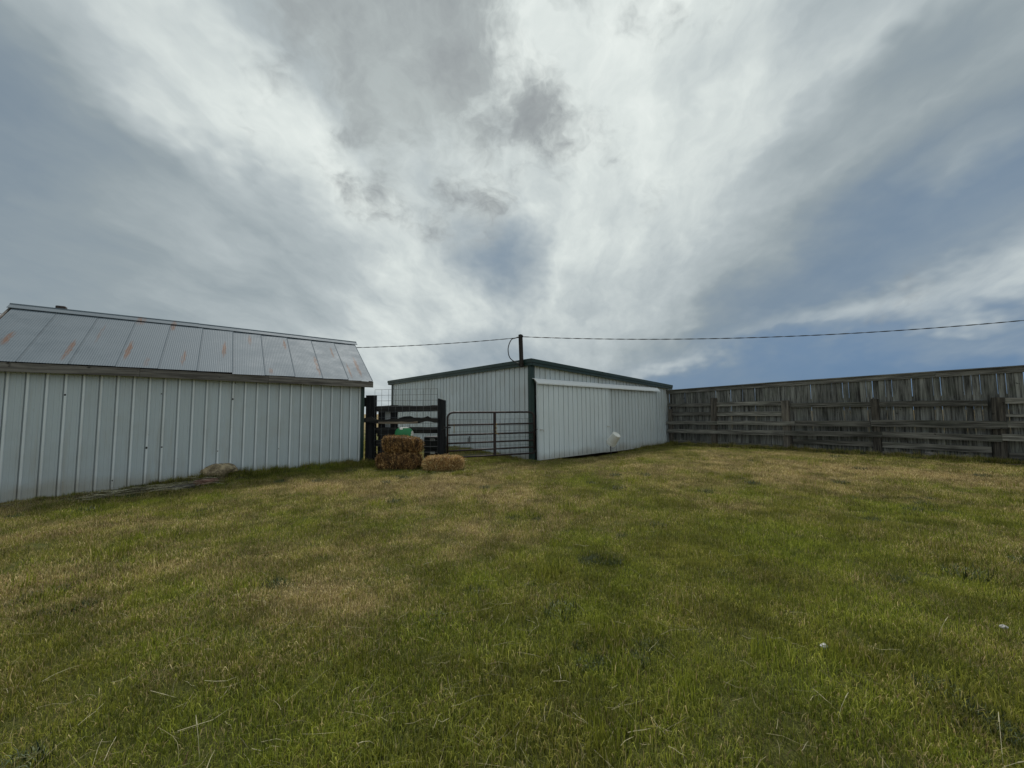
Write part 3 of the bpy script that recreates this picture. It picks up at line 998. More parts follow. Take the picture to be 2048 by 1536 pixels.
while s < 5.6:
    tight = -5.9 < s < -0.4
    o = link('picket', random.choice(pk), fence, (s + random.uniform(-0.002, 0.002), random.uniform(-0.004, 0.004), ftop(s) - 0.03 - 2.45), (0, R(random.uniform(-0.3, 0.3)), R(random.uniform(-2, 2))))
    o.scale = (1.06 if tight and random.random() < 0.93 else (1.05 if random.random() < 0.3 else random.uniform(1.012, 1.03)), 1, 0.98)
    s += 0.14
# cap plank and the board under it
for xa, xb in ((-6.46, -2.6), (-2.6, 1.55), (1.55, 5.65)):
    za, zc = ftop(xa), ftop(xb)
    ang = -math.atan2(zc - za, xb - xa)
    part('cap_board', MB().box(0, xb - xa - 0.004, -0.075, 0.07, -0.012, 0.022), M['rail_wood'], fence, (xa, 0, za), (0, ang, 0))
    part('top_board', MB().box(0, xb - xa - 0.004, -0.040, -0.008, -0.150, -0.014), M['rail_wood'], fence, (xa, 0, za + random.uniform(-.004, .004)), (0, ang, 0))
# rails behind the boards
for z in (0.6, 1.75):
    part('back_rail', MB().box(-6.4, 5.6, 0.03, 0.07, z, z + 0.14), M['rail_wood'], fence)
# posts
POSTS = [(-6.26, 1.62, 0.12), (-4.48, 2.04, 0.19), (-2.0, 1.86, 0.21), (0.27, 1.84, 0.17), (2.55, 1.80, 0.23), (4.8, 1.85, 0.2)]
for i, (s, h, wd) in enumerate(POSTS):
    mb = MB()
    n = 7
    vs, fs = [], []
    nr = 12
    round_ = (i == 4)
    for j in range(n + 1):
        z = -0.1 + (h + 0.1) * j / n
        for k in range(nr):
            a = 2 * math.pi * (k + 0.5) / nr
            if round_:
                rx, ry = wd / 2 * math.cos(a), 0.085 * math.sin(a)
            else:
                m_ = max(abs(math.cos(a)), abs(math.sin(a)))
                rx, ry = wd / 2 * math.cos(a) / m_, 0.075 * math.sin(a) / m_
            nn = 1 + 0.07 * mnoise.noise((i * 5 + k * 0.8, z * 2.2, 3))
            vs.append((rx * nn, -0.09 + ry * nn, z + (0.012 * mnoise.noise((k, i, 9)) if j == n else 0)))
    for j in range(n):
        for k in range(nr):
            fs.append((j * nr + k, j * nr + (k + 1) % nr, (j + 1) * nr + (k + 1) % nr, (j + 1) * nr + k))
    fs += [tuple(range(nr - 1, -1, -1)), tuple(range(n * nr, (n + 1) * nr))]
    mb.add(vs, fs)
    part('post', mb, M['post_wood'], fence, (s, 0, 0), (0, R(random.uniform(-1.6, 1.6)), 0))


def rail(xa, xb, za, zb_, h, y0, th, wav, name='rail', mat='rail_wood', parent=None, seed=0.0):
    mb = MB()
    n = max(6, int((xb - xa) / 0.09))
    for yy in (y0 - th, y0):
        for i in range(n + 1):
            t = i / n
            x = xa + (xb - xa) * t
            zc = za + (zb_ - za) * t
            top = h / 2 + wav * mnoise.fractal((x * 2.1 + seed, seed * 3.3, 0), 0.8, 2.0, 3)
            bot = -h / 2 + wav * 0.45 * mnoise.fractal((x * 1.7 + seed, seed * 1.3, 5), 0.8, 2.0, 3)
            mb.v += [(x, yy, zc + bot), (x, yy, zc + top)]
    q_ = 2 * (n + 1)
    for i in range(n):
        a = 2 * i
        mb.f += [(a, a + 2, a + 3, a + 1), (q_ + a, q_ + a + 1, q_ + a + 3, q_ + a + 2), (a, q_ + a, q_ + a + 2, a + 2), (a + 1, a + 3, q_ + a + 3, q_ + a + 1)]
    mb.f += [(0, 1, q_ + 1, q_), (2 * n, q_ + 2 * n, q_ + 2 * n + 1, 2 * n + 1)]
    return part(name, mb, M[mat], parent if parent is not None else fence)


RAILS = [  # xa, xb, za, zb, height, front?, wave
    (-6.40, -4.57, 1.775, 1.775, 0.13, 0, 0.010), (-4.38, -2.10, 1.775, 1.775, 0.16, 0, 0.004), (-1.88, 0.18, 1.695, 1.675, 0.15, 0, 0.006),
    (0.36, 2.42, 1.68, 1.66, 0.16, 0, 0.012), (2.68, 4.7, 1.71, 1.70, 0.15, 0, 0.006),
    (-6.40, -4.57, 1.41, 1.41, 0.14, 0, 0.006), (-4.38, -2.10, 1.40, 1.40, 0.16, 0, 0.006), (2.69, 4.7, 1.34, 1.31, 0.08, 0, 0.004),
    (-6.42, -4.30, 1.03, 1.04, 0.13, 1, 0.035), (-4.29, -1.75, 1.065, 1.07, 0.14, 1, 0.014), (-1.74, 0.16, 1.075, 1.085, 0.18, 1, 0.014),
    (0.17, 2.70, 1.115, 1.10, 0.20, 1, 0.012), (2.705, 5.2, 1.125, 1.10, 0.17, 1, 0.010),
    (-6.38, -2.06, 0.675, 0.735, 0.165, 1, 0.010), (-2.05, 0.40, 0.735, 0.775, 0.16, 1, 0.008), (0.405, 2.60, 0.785, 0.765, 0.165, 1, 0.012), (2.605, 5.2, 0.79, 0.80, 0.17, 1, 0.008),
    (-1.86, 0.19, 0.46, 0.47, 0.15, 0, 0.008), (0.37, 2.42, 0.475, 0.455, 0.165, 0, 0.010), (2.69, 4.7, 0.33, 0.36, 0.16, 0, 0.010),
    (-6.3, -4.6, 0.22, 0.23, 0.14, 0, 0.006), (-4.36, -2.12, 0.25, 0.22, 0.15, 0, 0.008), (0.4, 2.3, 0.22, 0.16, 0.12, 0, 0.02),
]
for i, (xa, xb, za, zb_, h, fr, wv) in enumerate(RAILS):
    rail(xa, xb, za, zb_, h, -0.168 if fr else -0.035, 0.042, wv, seed=i * 1.37)

# ------------------------------------------------------------------ dark board panel between shed and gate
PA, PB = Vector((-3.84, 10.50, 0)), Vector((-1.86, 10.20, 0))
pa = math.atan2((PB - PA).y, (PB - PA).x)
PL = (PB - PA).length
pen = empty('board_fence_panel', (PA.x, PA.y, 0.0), pa)
tag(pen, 'dark creosoted wooden fence panel with ragged boards and wire mesh above', 'fence')


def dark_post(x, y, wd, dp, h, slant=0.0, zb=0.0):
    mb = MB()
    n = 6
    vs, fs = [], []
    for j in range(n + 1):
        z = zb + (h - zb) * j / n
        for (a, b) in ((-1, -1), (1, -1), (1, 1), (-1, 1)):
            nn = 0.010 * mnoise.noise((a * 3 + x, b * 3 + y, z * 3))
            vs.append((a * wd / 2 + nn, b * dp / 2 + nn, z - (slant * (a + 1) / 2 if j == n else 0)))
    for j in range(n):
        for k in range(4):
            fs.append((j * 4 + k, j * 4 + (k + 1) % 4, j * 4 + 4 + (k + 1) % 4, j * 4 + 4 + k))
    fs += [(3, 2, 1, 0), (4 * n, 4 * n + 1, 4 * n + 2, 4 * n + 3)]
    mb.add(vs, fs)
    return part('post', mb, M['dark_post'], pen, (x, y, 0))


dark_post(0.0, 0.0, 0.215, 0.20, 2.01)
dark_post(PL, 0.0, 0.165, 0.17, 1.90, 0.05)
dark_post(0.235, 0.14, 0.17, 0.06, 1.72)
dark_post(0.60, 0.14, 0.19, 0.06, 1.74)
rail(0.12, PL - 0.09, 1.64, 1.645, 0.16, 0.085, 0.045, 0.03, 'board', 'dark_rail', pen, 3.1)
rail(-0.12, PL - 0.06, 1.315, 1.35, 0.14, -0.112, 0.05, 0.12, 'board', 'dark_rail', pen, 8.42)
rail(0.30, 1.40, 1.265, 1.275, 0.055, -0.163, 0.014, 0.03, 'split_wood', 'bare_wood', pen, 1.9)
rail(0.13, PL - 0.09, 1.055, 1.06, 0.17, 0.085, 0.045, 0.006, 'board', 'dark_rail', pen, 5.1)
rail(0.13, 1.0, 0.72, 0.72, 0.16, 0.085, 0.045, 0.01, 'board', 'dark_rail', pen, 6.6)
rail(0.13, 1.0, 0.36, 0.36, 0.16, 0.085, 0.045, 0.01, 'board', 'dark_rail', pen, 7.6)
rail(-0.22, -0.108, 1.83, 1.83, 0.25, 0.05, 0.04, 0.0, 'board', 'dark_rail', pen, 2.2)
part('steel_sheet', sheet_mesh(0.28, 0.62, 0.3, 0.5, 1.60, off=0.20), M['barn_roof'], pen)
rail(0.13, 0.62, 1.0, 1.0, 0.22, 0.12, 0.03, 0.006, 'board', 'dark_rail', pen, 9.6)
# welded wire panel
mb = MB()
x0w, x1w, zt, zbw = 0.125, PL - 0.10, 2.16, 0.25
xs = np.linspace(x0w, x1w, 10)
for x in xs:
    mb.tube([(x, -0.05, zbw), (x, -0.05, zt)], 0.0042, 4)
z = zt
while z > zbw:
    mb.tube([(x0w, -0.043, z), (x1w, -0.043, z)], 0.0042, 4)
    z -= 0.152
part('wire_mesh', mb, M['wire'], pen)

# ------------------------------------------------------------------ pipe gate
GA, GB = Vector((-1.70, 10.14, 0)), Vector((0.63, 11.17, 0))
ga = math.atan2((GB - GA).y, (GB - GA).x)
GL = (GB - GA).length
gate = empty('pipe_gate', (GA.x, GA.y, 0.0), ga)
tag(gate, 'brown tubular steel farm gate with rounded corners in front of the barn', 'gate')
GZ0, GZ1, GR = 0.345, 1.525, 0.024
arc = [(0, 0, GZ0)]
rc = 0.15
arc.append((0, 0, GZ1 - rc))
for k in range(1, 7):
    a = math.pi / 2 * k / 6
    arc.append((rc - rc * math.cos(a), 0, GZ1 - rc + rc * math.sin(a)))
for k in range(0, 7):
    a = math.pi / 2 * k / 6
    arc.append((GL - rc + rc * math.sin(a), 0, GZ1 - rc + rc * math.cos(a)))
arc.append((GL, 0, GZ0 + 0.0))
part('frame_tube', MB().tube(arc, GR + 0.003, 10), M['gate'], gate, smooth=True)
for z in (0.345, 0.52, 0.715, 0.935, 1.195):
    part('rail', MB().tube([(0.02, 0, z), (GL - 0.02, 0, z + 0.0)], GR, 10), M['gate'], gate, smooth=True)
part('stile', MB().box(GL * 0.52 - 0.026, GL * 0.52 + 0.026, 0.027, 0.040, GZ0, GZ1 - 0.015).box(GL * 0.52 - 0.026, GL * 0.52 + 0.026, -0.040, -0.027, GZ0 - 0.01, GZ1 - 0.015), M['gate'], gate)
part('hinge', MB().box(-0.05, 0.08, -0.034, 0.034, 1.115, 1.155, ch=0.006).tube([(-0.04, 0, 1.135), (-0.09, 0.0, 1.10), (-0.15, 0.02, 1.075)], 0.012, 6).box(-0.10, -0.06, -0.02, 0.02, 1.09, 1.17), M['iron'], gate)
part('hinge', MB().box(-0.05, 0.06, -0.034, 0.034, 0.41, 0.45, ch=0.006).tube([(-0.04, 0, 0.43), (-0.15, 0.02, 0.40)], 0.012, 6), M['iron'], gate)
part('latch_bar', MB().tube([(GL - 0.12, -0.03, 1.015), (GL + 0.10, -0.03, 1.015)], 0.009, 6).box(GL - 0.04, GL + 0.035, -0.045, 0.03, 0.99, 1.005).box(GL - 0.02, GL + 0.045, -0.03, 0.03, 0.38, 0.42), M['iron'], gate)
mb = MB()
for x in np.linspace(0.06, GL - 0.06, 18):
    mb.tube([(x, 0.032, 0.36), (x, 0.032, 1.335)], 0.0032, 4)
for z in (0.40, 0.60, 0.82, 1.01, 1.15, 1.335):
    mb.tube([(0.04, 0.038, z - 0.01 * (z < 0.7)), (GL - 0.04, 0.038, z)], 0.0032, 4)
part('wire_mesh', mb, M['wire'], gate)
tw = []
for i in range(34):
    t = i / 33
    tw.append(Vector((GL * 0.52 + 0.02 + 0.028 * math.sin(t * 17), -0.05 + 0.012 * math.cos(t * 17), 1.22 - 0.27 * t)))
tw += [Vector((GL * 0.52 + 0.07, -0.06, 0.93)), Vector((GL * 0.52 + 0.10, -0.05, 0.90))]
part('twine', MB().tube(tw, 0.007, 5), M['rope'], gate, smooth=True)
part('twine', MB().tube([(0.17, -0.028, 1.22), (0.165, -0.035, 1.12), (0.17, -0.03, 1.02), (0.16, -0.03, 0.98)], 0.006, 5), M['rope'], gate)


# ------------------------------------------------------------------ straw bales
def bale(loc, rz, L, D, H, label, matname, tilt=0.0, seed=0, taper=0.0):
    root = empty('straw_bale', loc, rz)
    tag(root, label, 'bale', 'straw bales by the fence')
    rg = np.random.default_rng(seed)
    # rounded lumpy core
    n = 3
    nxs, nys, nzs = 26, 12, 12
    mb = MB()

    def surf(u, v, f):
        p = [0, 0, 0]
        ax_, sg = f // 2, (1 if f % 2 else -1)
        o1, o2 = [(1, 2), (2, 0), (0, 1)][ax_]
        p[ax_] = sg
        p[o1], p[o2] = u, v
        return Vector(p)

    def shape(p, extra=0.0):
        k = 3.3
        l = (abs(p.x) ** k + abs(p.y) ** k + abs(p.z) ** k) ** (1 / k)
        q_ = Vector((p.x / l ** 0.9, p.y / l ** 0.98, p.z / l ** 0.98))
        bulge = 1 + 0.03 * math.cos(q_.x * 9)
        w_ = Vector((q_.x * L / 2, q_.y * D / 2 * bulge, q_.z * H / 2 * bulge * (1 - taper * max(0, q_.x) ** 2)))
        nn = mnoise.fractal((w_.x * 5 + seed, w_.y * 5, w_.z * 5), 0.7, 2.0, 3)
        w_ *= 1 + 0.045 * nn
        w_.z += tilt * q_.x + H / 2
        return w_
    for f in range(6):
        nu, nv = [(nys, nzs), (nzs, nxs), (nxs, nys)][f // 2]
        base = len(mb.v)
        for i in range(nu + 1):
            for j in range(nv + 1):
                mb.v.append(tuple(shape(surf(2 * i / nu - 1, 2 * j / nv - 1, f))))
        for i in range(nu):
            for j in range(nv):
                a = base + i * (nv + 1) + j
                q_ = (a, a + nv + 1, a + nv + 2, a + 1)
                mb.f.append(q_ if f % 2 else q_[::-1])
    me = mb.mesh('straw_core', M[matname], False)
    at = me.attributes.new('rnd', 'FLOAT', 'POINT')
    at.data.foreach_set('value', (rg.random(len(me.vertices)) * 0.2).astype(np.float32))
    link('straw_core', me, root)
    # loose straws
    N = 4200
    vs, fs, rn = [], [], []
    for i in range(N):
        f = rg.choice([0, 1, 2, 2, 2, 3, 5, 5, 4])
        p = shape(surf(rg.uniform(-1, 1), rg.uniform(-1, 1), f))
        nrm = surf(0, 0, f)
        dvec = Vector(rg.normal(size=3)) * 0.55 + Vector((0, 0, 1.0 if abs(nrm.z) < 0.5 else 0)) + nrm * rg.uniform(-0.1, 1.1)
        if dvec.length < 1e-3:
            continue
        dvec.normalize()
        ln = rg.uniform(0.03, 0.10) * (1.4 if rg.random() < 0.06 else 1)
        wd = rg.uniform(0.0025, 0.006)
        s_ = dvec.cross(Vector(rg.normal(size=3))).normalized() * wd
        a = p + nrm * rg.uniform(-0.006, 0.012) - dvec * ln * 0.4
        b = a + dvec * ln + Vector((0, 0, -0.15 * ln))
        k = len(vs)
        vs += [a - s_, a + s_, b + s_ * 0.7, b - s_ * 0.7]
        fs.append((k, k + 1, k + 2, k + 3))
        rr = min(1, max(0, rg.beta(2, 1.8)))
        rn += [rr] * 4
    vs = [Vector((v_.x, v_.y, max(v_.z, -0.01))) for v_ in vs]
    mb2 = MB()
    mb2.add(vs, fs)
    me = mb2.mesh('loose_straw', M[matname])
    at = me.attributes.new('rnd', 'FLOAT', 'POINT')
    at.data.foreach_set('value', np.array(rn, np.float32))
    tag(link('loose_straw', me, root), kind='stuff')
    for y in (-D * 0.22, D * 0.22):
        ring = []
        for k in range(25):
            a = 2 * math.pi * k / 24
            cx, cz = math.cos(a), math.sin(a)
            m_ = max(abs(cx), abs(cz))
            p = shape(Vector((cx / m_, y / (D / 2), cz / m_)))
            ring.append(p + Vector((cx, 0, cz)) * 0.004)
        part('twine', MB().tube(ring, 0.004, 4, caps=False), M['rope'], root)
    return root


zl = g1(-2.80, 9.58)
bale((-2.80, 9.62, zl - 0.015), R(-5), 1.08, 0.58, 0.42, 'brown straw bale on the ground beneath another bale', 'straw', seed=1)
bale((-2.73, 9.65, zl + 0.40), R(6), 0.98, 0.46, 0.40, 'brown straw bale lying on top of another bale', 'straw', tilt=-0.035, seed=2, taper=0.12)
bale((-1.66, 9.36, g1(-1.66, 9.36) - 0.015), R(5), 0.96, 0.48, 0.37, 'golden straw bale alone on the grass in front of the gate post', 'straw_gold', seed=3)

# ------------------------------------------------------------------ things stored behind the dark panel
# black box with labels
bx = empty('black_box', (-2.17, 10.90, 0.0), pa)
tag(bx, 'black box with small white labels behind the fence panel beside the bales', 'box')
bz = g1(-2.17, 10.9)
for z0, z1 in ((bz, bz + 0.345), (bz + 0.355, bz + 0.70)):
    dr = part('box_body', MB().box(-0.26, 0.26, -0.2, 0.2, z0, z1, ch=0.012), M['black_plastic'], bx)
    lb = part('label', MB().box(-0.08, 0.06, -0.2035, -0.2005, (z0 + z1) / 2 + 0.06, (z0 + z1) / 2 + 0.12), M['paper'], dr)
    part('rib', MB().box(-0.25, 0.25, -0.212, -0.2, z1 - 0.05, z1 - 0.03), M['black_plastic'], dr)
part('label_print', MB().box(-0.06, -0.03, -0.2055, -0.2036, bz + 0.60, bz + 0.63).box(-0.02, 0.0, -0.2055, -0.2036, bz + 0.60, bz + 0.63).box(0.01, 0.045, -0.2055, -0.2036, bz + 0.60, bz + 0.63), M['print'], bx)
# green and white rounded machine cover on a dark stand
gc = empty('green_machine_cover', (-2.82, 10.07, 0.0), pa)
tag(gc, 'rounded green and white machine cover showing above the top bale', 'cover')


def superbox(L, D, H, z0, k=3.2, nu=28, nv=12, keep=None):
    mb = MB()
    vs = []
    for j in range(nv + 1):
        ph = (math.pi / 2) * j / nv
        for i in range(nu):
            th = 2 * math.pi * i / nu
            c, s_ = math.cos(th), math.sin(th)
            l = (abs(c) ** k + abs(s_) ** k) ** (-1 / k)
            rr = max(0.0, math.cos(ph)) ** (2 / k)
            vs.append((c * l * L / 2 * rr, s_ * l * D / 2 * rr, z0 + H * math.sin(ph) ** (2 / k)))
    fs = []
    for j in range(nv):
        for i in range(nu):
            f = (j * nu + i, j * nu + (i + 1) % nu, (j + 1) * nu + (i + 1) % nu, (j + 1) * nu + i)
            if keep is None or keep(sum((Vector(vs[q_]) for q_ in f), Vector()) / 4):
                fs.append(f)
    key, remap, uv_, = {}, [], []
    for p in vs:
        k_ = tuple(round(c_, 4) for c_ in p)
        if k_ not in key:
            key[k_] = len(uv_)
            uv_.append(p)
        remap.append(key[k_])
    out_f = []
    for f in fs:
        g = []
        for i in f:
            if remap[i] not in g:
                g.append(remap[i])
        if len(g) > 2:
            out_f.append(tuple(g))
    mb.add(uv_, out_f)
    return mb


part('shell', superbox(0.50, 0.22, 0.30, 0.85), M['green_plastic'], gc, smooth=True)
part('white_panel', superbox(0.510, 0.230, 0.304, 0.85, nu=64, nv=24, keep=lambda p: p.z > 1.133 or (abs(p.x + 0.04) < 0.045 and p.z > 1.09) or (p.x > 0.225 and p.z > 0.93)), M['white_plastic'], gc, smooth=True)
part('stand', MB().box(-0.22, 0.22, -0.10, 0.10, g1(-2.82, 10.07) - 0.01, 0.86, ch=0.02), M['black_plastic'], gc)

# ------------------------------------------------------------------ bucket upside down on a stake
BKX, BKY = 3.27, 12.90
bk_z = g1(BKX, BKY)
stake = part('iron_stake', MB().tube([(0, 0, -0.1), (0.0, 0, 0.3), (-0.015, 0, 0.62)], 0.017, 8), M['iron'], None, (BKX, BKY, bk_z))
tag(stake, 'thin dark iron stake in the grass holding up the bucket', 'stake')
bm = Matrix.Translation((BKX + 0.0, BKY - 0.0, bk_z + 0.43)) @ Matrix.Scale(1.1, 4) @ Matrix.Rotation(R(26), 4, 'Y') @ Matrix.Rotation(R(28), 4, 'X')
bucket = empty('upturned_bucket', (BKX, BKY, bk_z + 0.385))
bucket.matrix_world = bm
tag(bucket, 'white plastic bucket upside down and tilted on a stake by the barn door', 'bucket')
part('shell', MB().lathe([(0.146, 0.0), (0.15, 0.0), (0.15, 0.012), (0.158, 0.014), (0.158, 0.022), (0.147, 0.026), (0.146, 0.06), (0.155, 0.064), (0.155, 0.072), (0.144, 0.078), (0.131, 0.365), (0.127, 0.372), (0.116, 0.374), (0.112, 0.366), (0.0, 0.366)], 32)
     .lathe([(0.142, 0.0), (0.124, 0.358), (0.0, 0.358)], 32), M['white_plastic'], bucket, smooth=False)
hd = [Vector((0.158 * math.cos(a), 0.158 * math.sin(a) * 0.9 - 0.02, 0.05 - 0.10 * math.sin(-a))) for a in np.linspace(math.pi, 2 * math.pi, 17)]
part('handle', MB().tube(hd, 0.0035, 5), M['wire'], bucket)


# ------------------------------------------------------------------ stones
def stone(name, loc, size, mat, label, seed, rz=0.0, cat='rock', flat=0.0):
    mb = MB()
    nu, nv = 18, 10
    for j in range(nv + 1):
        ph = -math.pi / 2 + math.pi * j / nv
        for i in range(nu):
            th = 2 * math.pi * i / nu
            p = Vector((math.cos(th) * math.cos(ph), math.sin(th) * math.cos(ph), math.sin(ph)))
            r = 1 + 0.32 * mnoise.fractal(p * 1.6 + Vector((seed * 7.1, 0, 0)), 0.8, 2.0, 4)
            q_ = p * r
            if flat:
                q_.z = max(-flat, min(flat, q_.z)) / flat
            mb.v.append((q_.x * size[0] / 2, q_.y * size[1] / 2, q_.z * size[2] / 2))
    for j in range(nv):
        for i in range(nu):
            mb.f.append((j * nu + i, j * nu + (i + 1) % nu, (j + 1) * nu + (i + 1) % nu, (j + 1) * nu + i))
    o = part(name, mb, M[mat], None, loc, (0, 0, rz))
    return tag(o, label, cat)


stone('tan_rock', (-6.32, 8.40, g1(-6.32, 8.40) + 0.07), (0.62, 0.40, 0.36), 'rock_tan', 'rounded tan rock leaning against the shed wall', 2, R(SHED_A))
stone('red_slab', (-6.28, 7.98, g1(-6.28, 7.98) + 0.03), (0.42, 0.30, 0.10), 'rock_red', 'flat reddish stone slab in the grass below the tan rock', 5, R(SHED_A + 8), flat=0.6)
stone('grey_slab', (-6.52, 7.70, g1(-6.52, 7.7) + 0.02), (0.44, 0.28, 0.08), 'rock_grey', 'flat grey stone beside the reddish slab near the shed', 7, R(SHED_A - 10), flat=0.6)
stone('pale_stone', (1.93, 2.50, g1(1.93, 2.50) + 0.04), (0.048, 0.034, 0.028), 'rock_white', 'small pale stone lying in the near grass beside a bare patch', 3, 0.6, 'stone')
stone('pale_stone', (3.33, 2.72, g1(3.33, 2.72) + 0.03), (0.046, 0.034, 0.024), 'rock_white', 'small pale stone in the grass at the edge of the view', 9, 0.1, 'stone')
stone('flat_pale_rock', (9.93, 13.05, g1(9.93, 13.05) + 0.025), (0.46, 0.22, 0.12), 'rock_tan', 'flat pale rock at the foot of the plank fence', 6, R(FEN_A), flat=0.7)
for i, (s, wd, ht) in enumerate(((1.35, 0.34, 0.13), (1.95, 0.40, 0.11), (0.85, 0.26, 0.09), (0.45, 0.22, 0.08))):
    c = Vector((FEN0[0] + math.cos(R(FEN_A)) * s - math.sin(R(FEN_A)) * -0.12, FEN0[1] + math.sin(R(FEN_A)) * s + math.cos(R(FEN_A)) * -0.12, 0))
    o = stone('grey_rock', (c.x, c.y, g1(c.x, c.y) + 0.03), (wd, 0.22, ht * 1.6), 'rock_grey',
              ('third grey rock from the square post under the plank fence', 'largest grey rock under the plank fence, nearest the round post',
               'second grey rock from the square post under the plank fence', 'smallest grey rock under the plank fence, next to the square post')[i], 20 + i, R(FEN_A))
    o['group'] = 'grey rocks along the plank fence'


# ------------------------------------------------------------------ grass: patches of blades scattered over the ground
def blades(n, rad, hmin, hmax, wmin, wmax, lean, rg, lie=0.0, segs=2):
    ang = rg.uniform(0, 2 * np.pi, n)
    rr = rad * np.sqrt(rg.random(n))
    bx_, by_ = rr * np.cos(ang), rr * np.sin(ang)
    h = rg.uniform(hmin, hmax, n)
    wd = rg.uniform(wmin, wmax, n)
    th = rg.uniform(0, 2 * np.pi, n)
    ln = np.abs(rg.normal(0, lean, n))
    lying = rg.random(n) < lie
    ln = np.where(lying, rg.uniform(1.1, 1.5, n), np.clip(ln, 0, 1.25))
    dx_, dy_ = np.cos(th), np.sin(th)
    sx_, sy_ = -dy_ * wd / 2, dx_ * wd / 2
    face = rg.uniform(-0.9, 0.9, n)
    sx_, sy_ = sx_ * np.cos(face) - sy_ * np.sin(face), sx_ * np.sin(face) + sy_ * np.cos(face)
    m1 = 0.5
    a1, a2 = ln * 0.6, ln * 1.25
    mx, my, mz = bx_ + dx_ * h * m1 * np.sin(a1), by_ + dy_ * h * m1 * np.sin(a1), h * m1 * np.cos(a1)
    tx, ty = mx + dx_ * h * m1 * np.sin(a2), my + dy_ * h * m1 * np.sin(a2)
    tz = np.maximum(mz + h * m1 * np.cos(a2), 0.002)
    mz = np.maximum(mz, 0.003) + np.where(lying, rg.uniform(0, 0.02, n), 0)
    z0 = np.full(n, -0.012) + np.where(lying, 0.014, 0)
    P = np.stack([np.stack([bx_ - sx_, by_ - sy_, z0], 1), np.stack([bx_ + sx_, by_ + sy_, z0], 1),
                  np.stack([mx + sx_ * .8, my + sy_ * .8, mz], 1), np.stack([mx - sx_ * .8, my - sy_ * .8, mz], 1),
                  np.stack([tx, ty, tz], 1)], 1)
    k = np.arange(n)[:, None] * 5
    q_ = k + np.array([[0, 1, 2, 3]])
    t_ = k + np.array([[3, 2, 4]])
    r1 = np.repeat(rg.random(n) * np.where(lying, 0.5, 1.0), 5)
    r2 = np.repeat(rg.random(n), 5)
    return P.reshape(-1, 3), q_, t_, r1, r2


tuft_col = bpy.data.collections.new('grass_patches')
rgt = np.random.default_rng(99)
specs = [  # n, radius, hmin, hmax, wmin, wmax, lean, lie
    (270, 0.14, 0.020, 0.060, 0.0016, 0.0036, 0.85, 0.18), (270, 0.14, 0.022, 0.066, 0.0016, 0.0036, 0.75, 0.16),
    (270, 0.14, 0.018, 0.052, 0.0016, 0.0034, 1.00, 0.26), (270, 0.14, 0.020, 0.062, 0.0018, 0.0038, 0.85, 0.20),
    (200, 0.15, 0.018, 0.045, 0.0022, 0.0040, 1.00, 0.40), (200, 0.15, 0.018, 0.050, 0.0022, 0.0040, 1.05, 0.45),
    (90, 0.09, 0.05, 0.115, 0.003, 0.0055, 0.45, 0.02), (60, 0.08, 0.08, 0.20, 0.003, 0.006, 0.40, 0.02),
    (120, 0.10, 0.03, 0.075, 0.003, 0.007, 0.85, 0.12),
]
for i, sp in enumerate(specs):
    P, q_, t_, r1, r2 = blades(sp[0], sp[1], sp[2], sp[3], sp[4], sp[5], sp[6], rgt, sp[7])
    me = np_mesh('grass_patch_%02d' % i, P, [q_, t_], M['weed'] if i == 8 else M['grass'], {'rnd': r1, 'rnd2': r2})
    o = bpy.data.objects.new('grass_patch_%02d' % i, me)
    tuft_col.objects.link(o)

pts, att = [], {'dry': [], 'idx': [], 'scl': [], 'rot': []}


def scatter(x, y, idx, scl, dry):
    z = gz(x, y) + 0.004
    pts.append(np.stack([x, y, z], 1))
    att['idx'].append(idx)
    att['scl'].append(scl)
    att['dry'].append(dry)
    att['rot'].append(rng.uniform(0, 2 * np.pi, len(x)))


def clear_of_buildings(x, y):
    sx, sy = local(x, y, SHED0, SHED_A)
    lx, ly = local(x, y, BARN0, BARN_A)
    fx, fy = local(x, y, FEN0, FEN_A)
    ok = ~((sx > SX0 - .02) & (sx < SW + .02) & (sy > -0.03) & (sy < SD))
    ok &= ~((lx > -0.02) & (lx < BARN_L) & (ly > 0.06) & (ly < BARN_W))
    ok &= ~((fy > -0.02) & (fy < 0.05))
    return ok


def field(density, rmin, rmax, xr, yr, smul):
    st = 1 / math.sqrt(density)
    x, y = [q_.ravel() for q_ in np.meshgrid(np.arange(*xr, st), np.arange(*yr, st))]
    n = len(x)
    x, y = x + rng.uniform(-0.6, 0.6, n) * st, y + rng.uniform(-0.6, 0.6, n) * st
    r = np.hypot(x, y)
    ok = (r >= rmin) & (r < rmax) & clear_of_buildings(x, y) & ((y > 0.25 * np.abs(x) - 1.2))
    ok &= rng.random(n) > 0.85 * bareness(x, y)
    fx, fy = local(x, y, FEN0, FEN_A)
    ok &= (fy < 1.2)
    x, y = x[ok], y[ok]
    d = np.clip(dryness(x, y) + rng.normal(0, 0.07, len(x)), 0, 1)
    idx = np.where(rng.random(len(x)) < np.clip(d * 1.3 - 0.3, 0, 0.9), rng.integers(4, 6, len(x)), rng.integers(0, 4, len(x)))
    s_ = rng.uniform(0.7, 1.3, len(x)) * smul * (0.70 + 0.75 * fbm(x, y, 1.6, 55, 4))
    tall = rng.random(len(x)) < 0.05 * sstep(0.5, 0.7, fbm(x, y, 2.2, 91, 3)) + 0.012
    idx = np.where(tall, np.where(rng.random(len(x)) < 0.55, 6, 8), idx)
    d = np.where(tall, d * 0.5, d)
    scatter(x, y, idx, s_, d)


field(58, 0.0, 5.0, (-6, 6), (-1.2, 5), 1.0)
field(38, 5.0, 10.5, (-11, 11), (-1.2, 10.5), 1.12)
field(27, 10.5, 21, (-12, 15), (1.0, 20), 1.25)


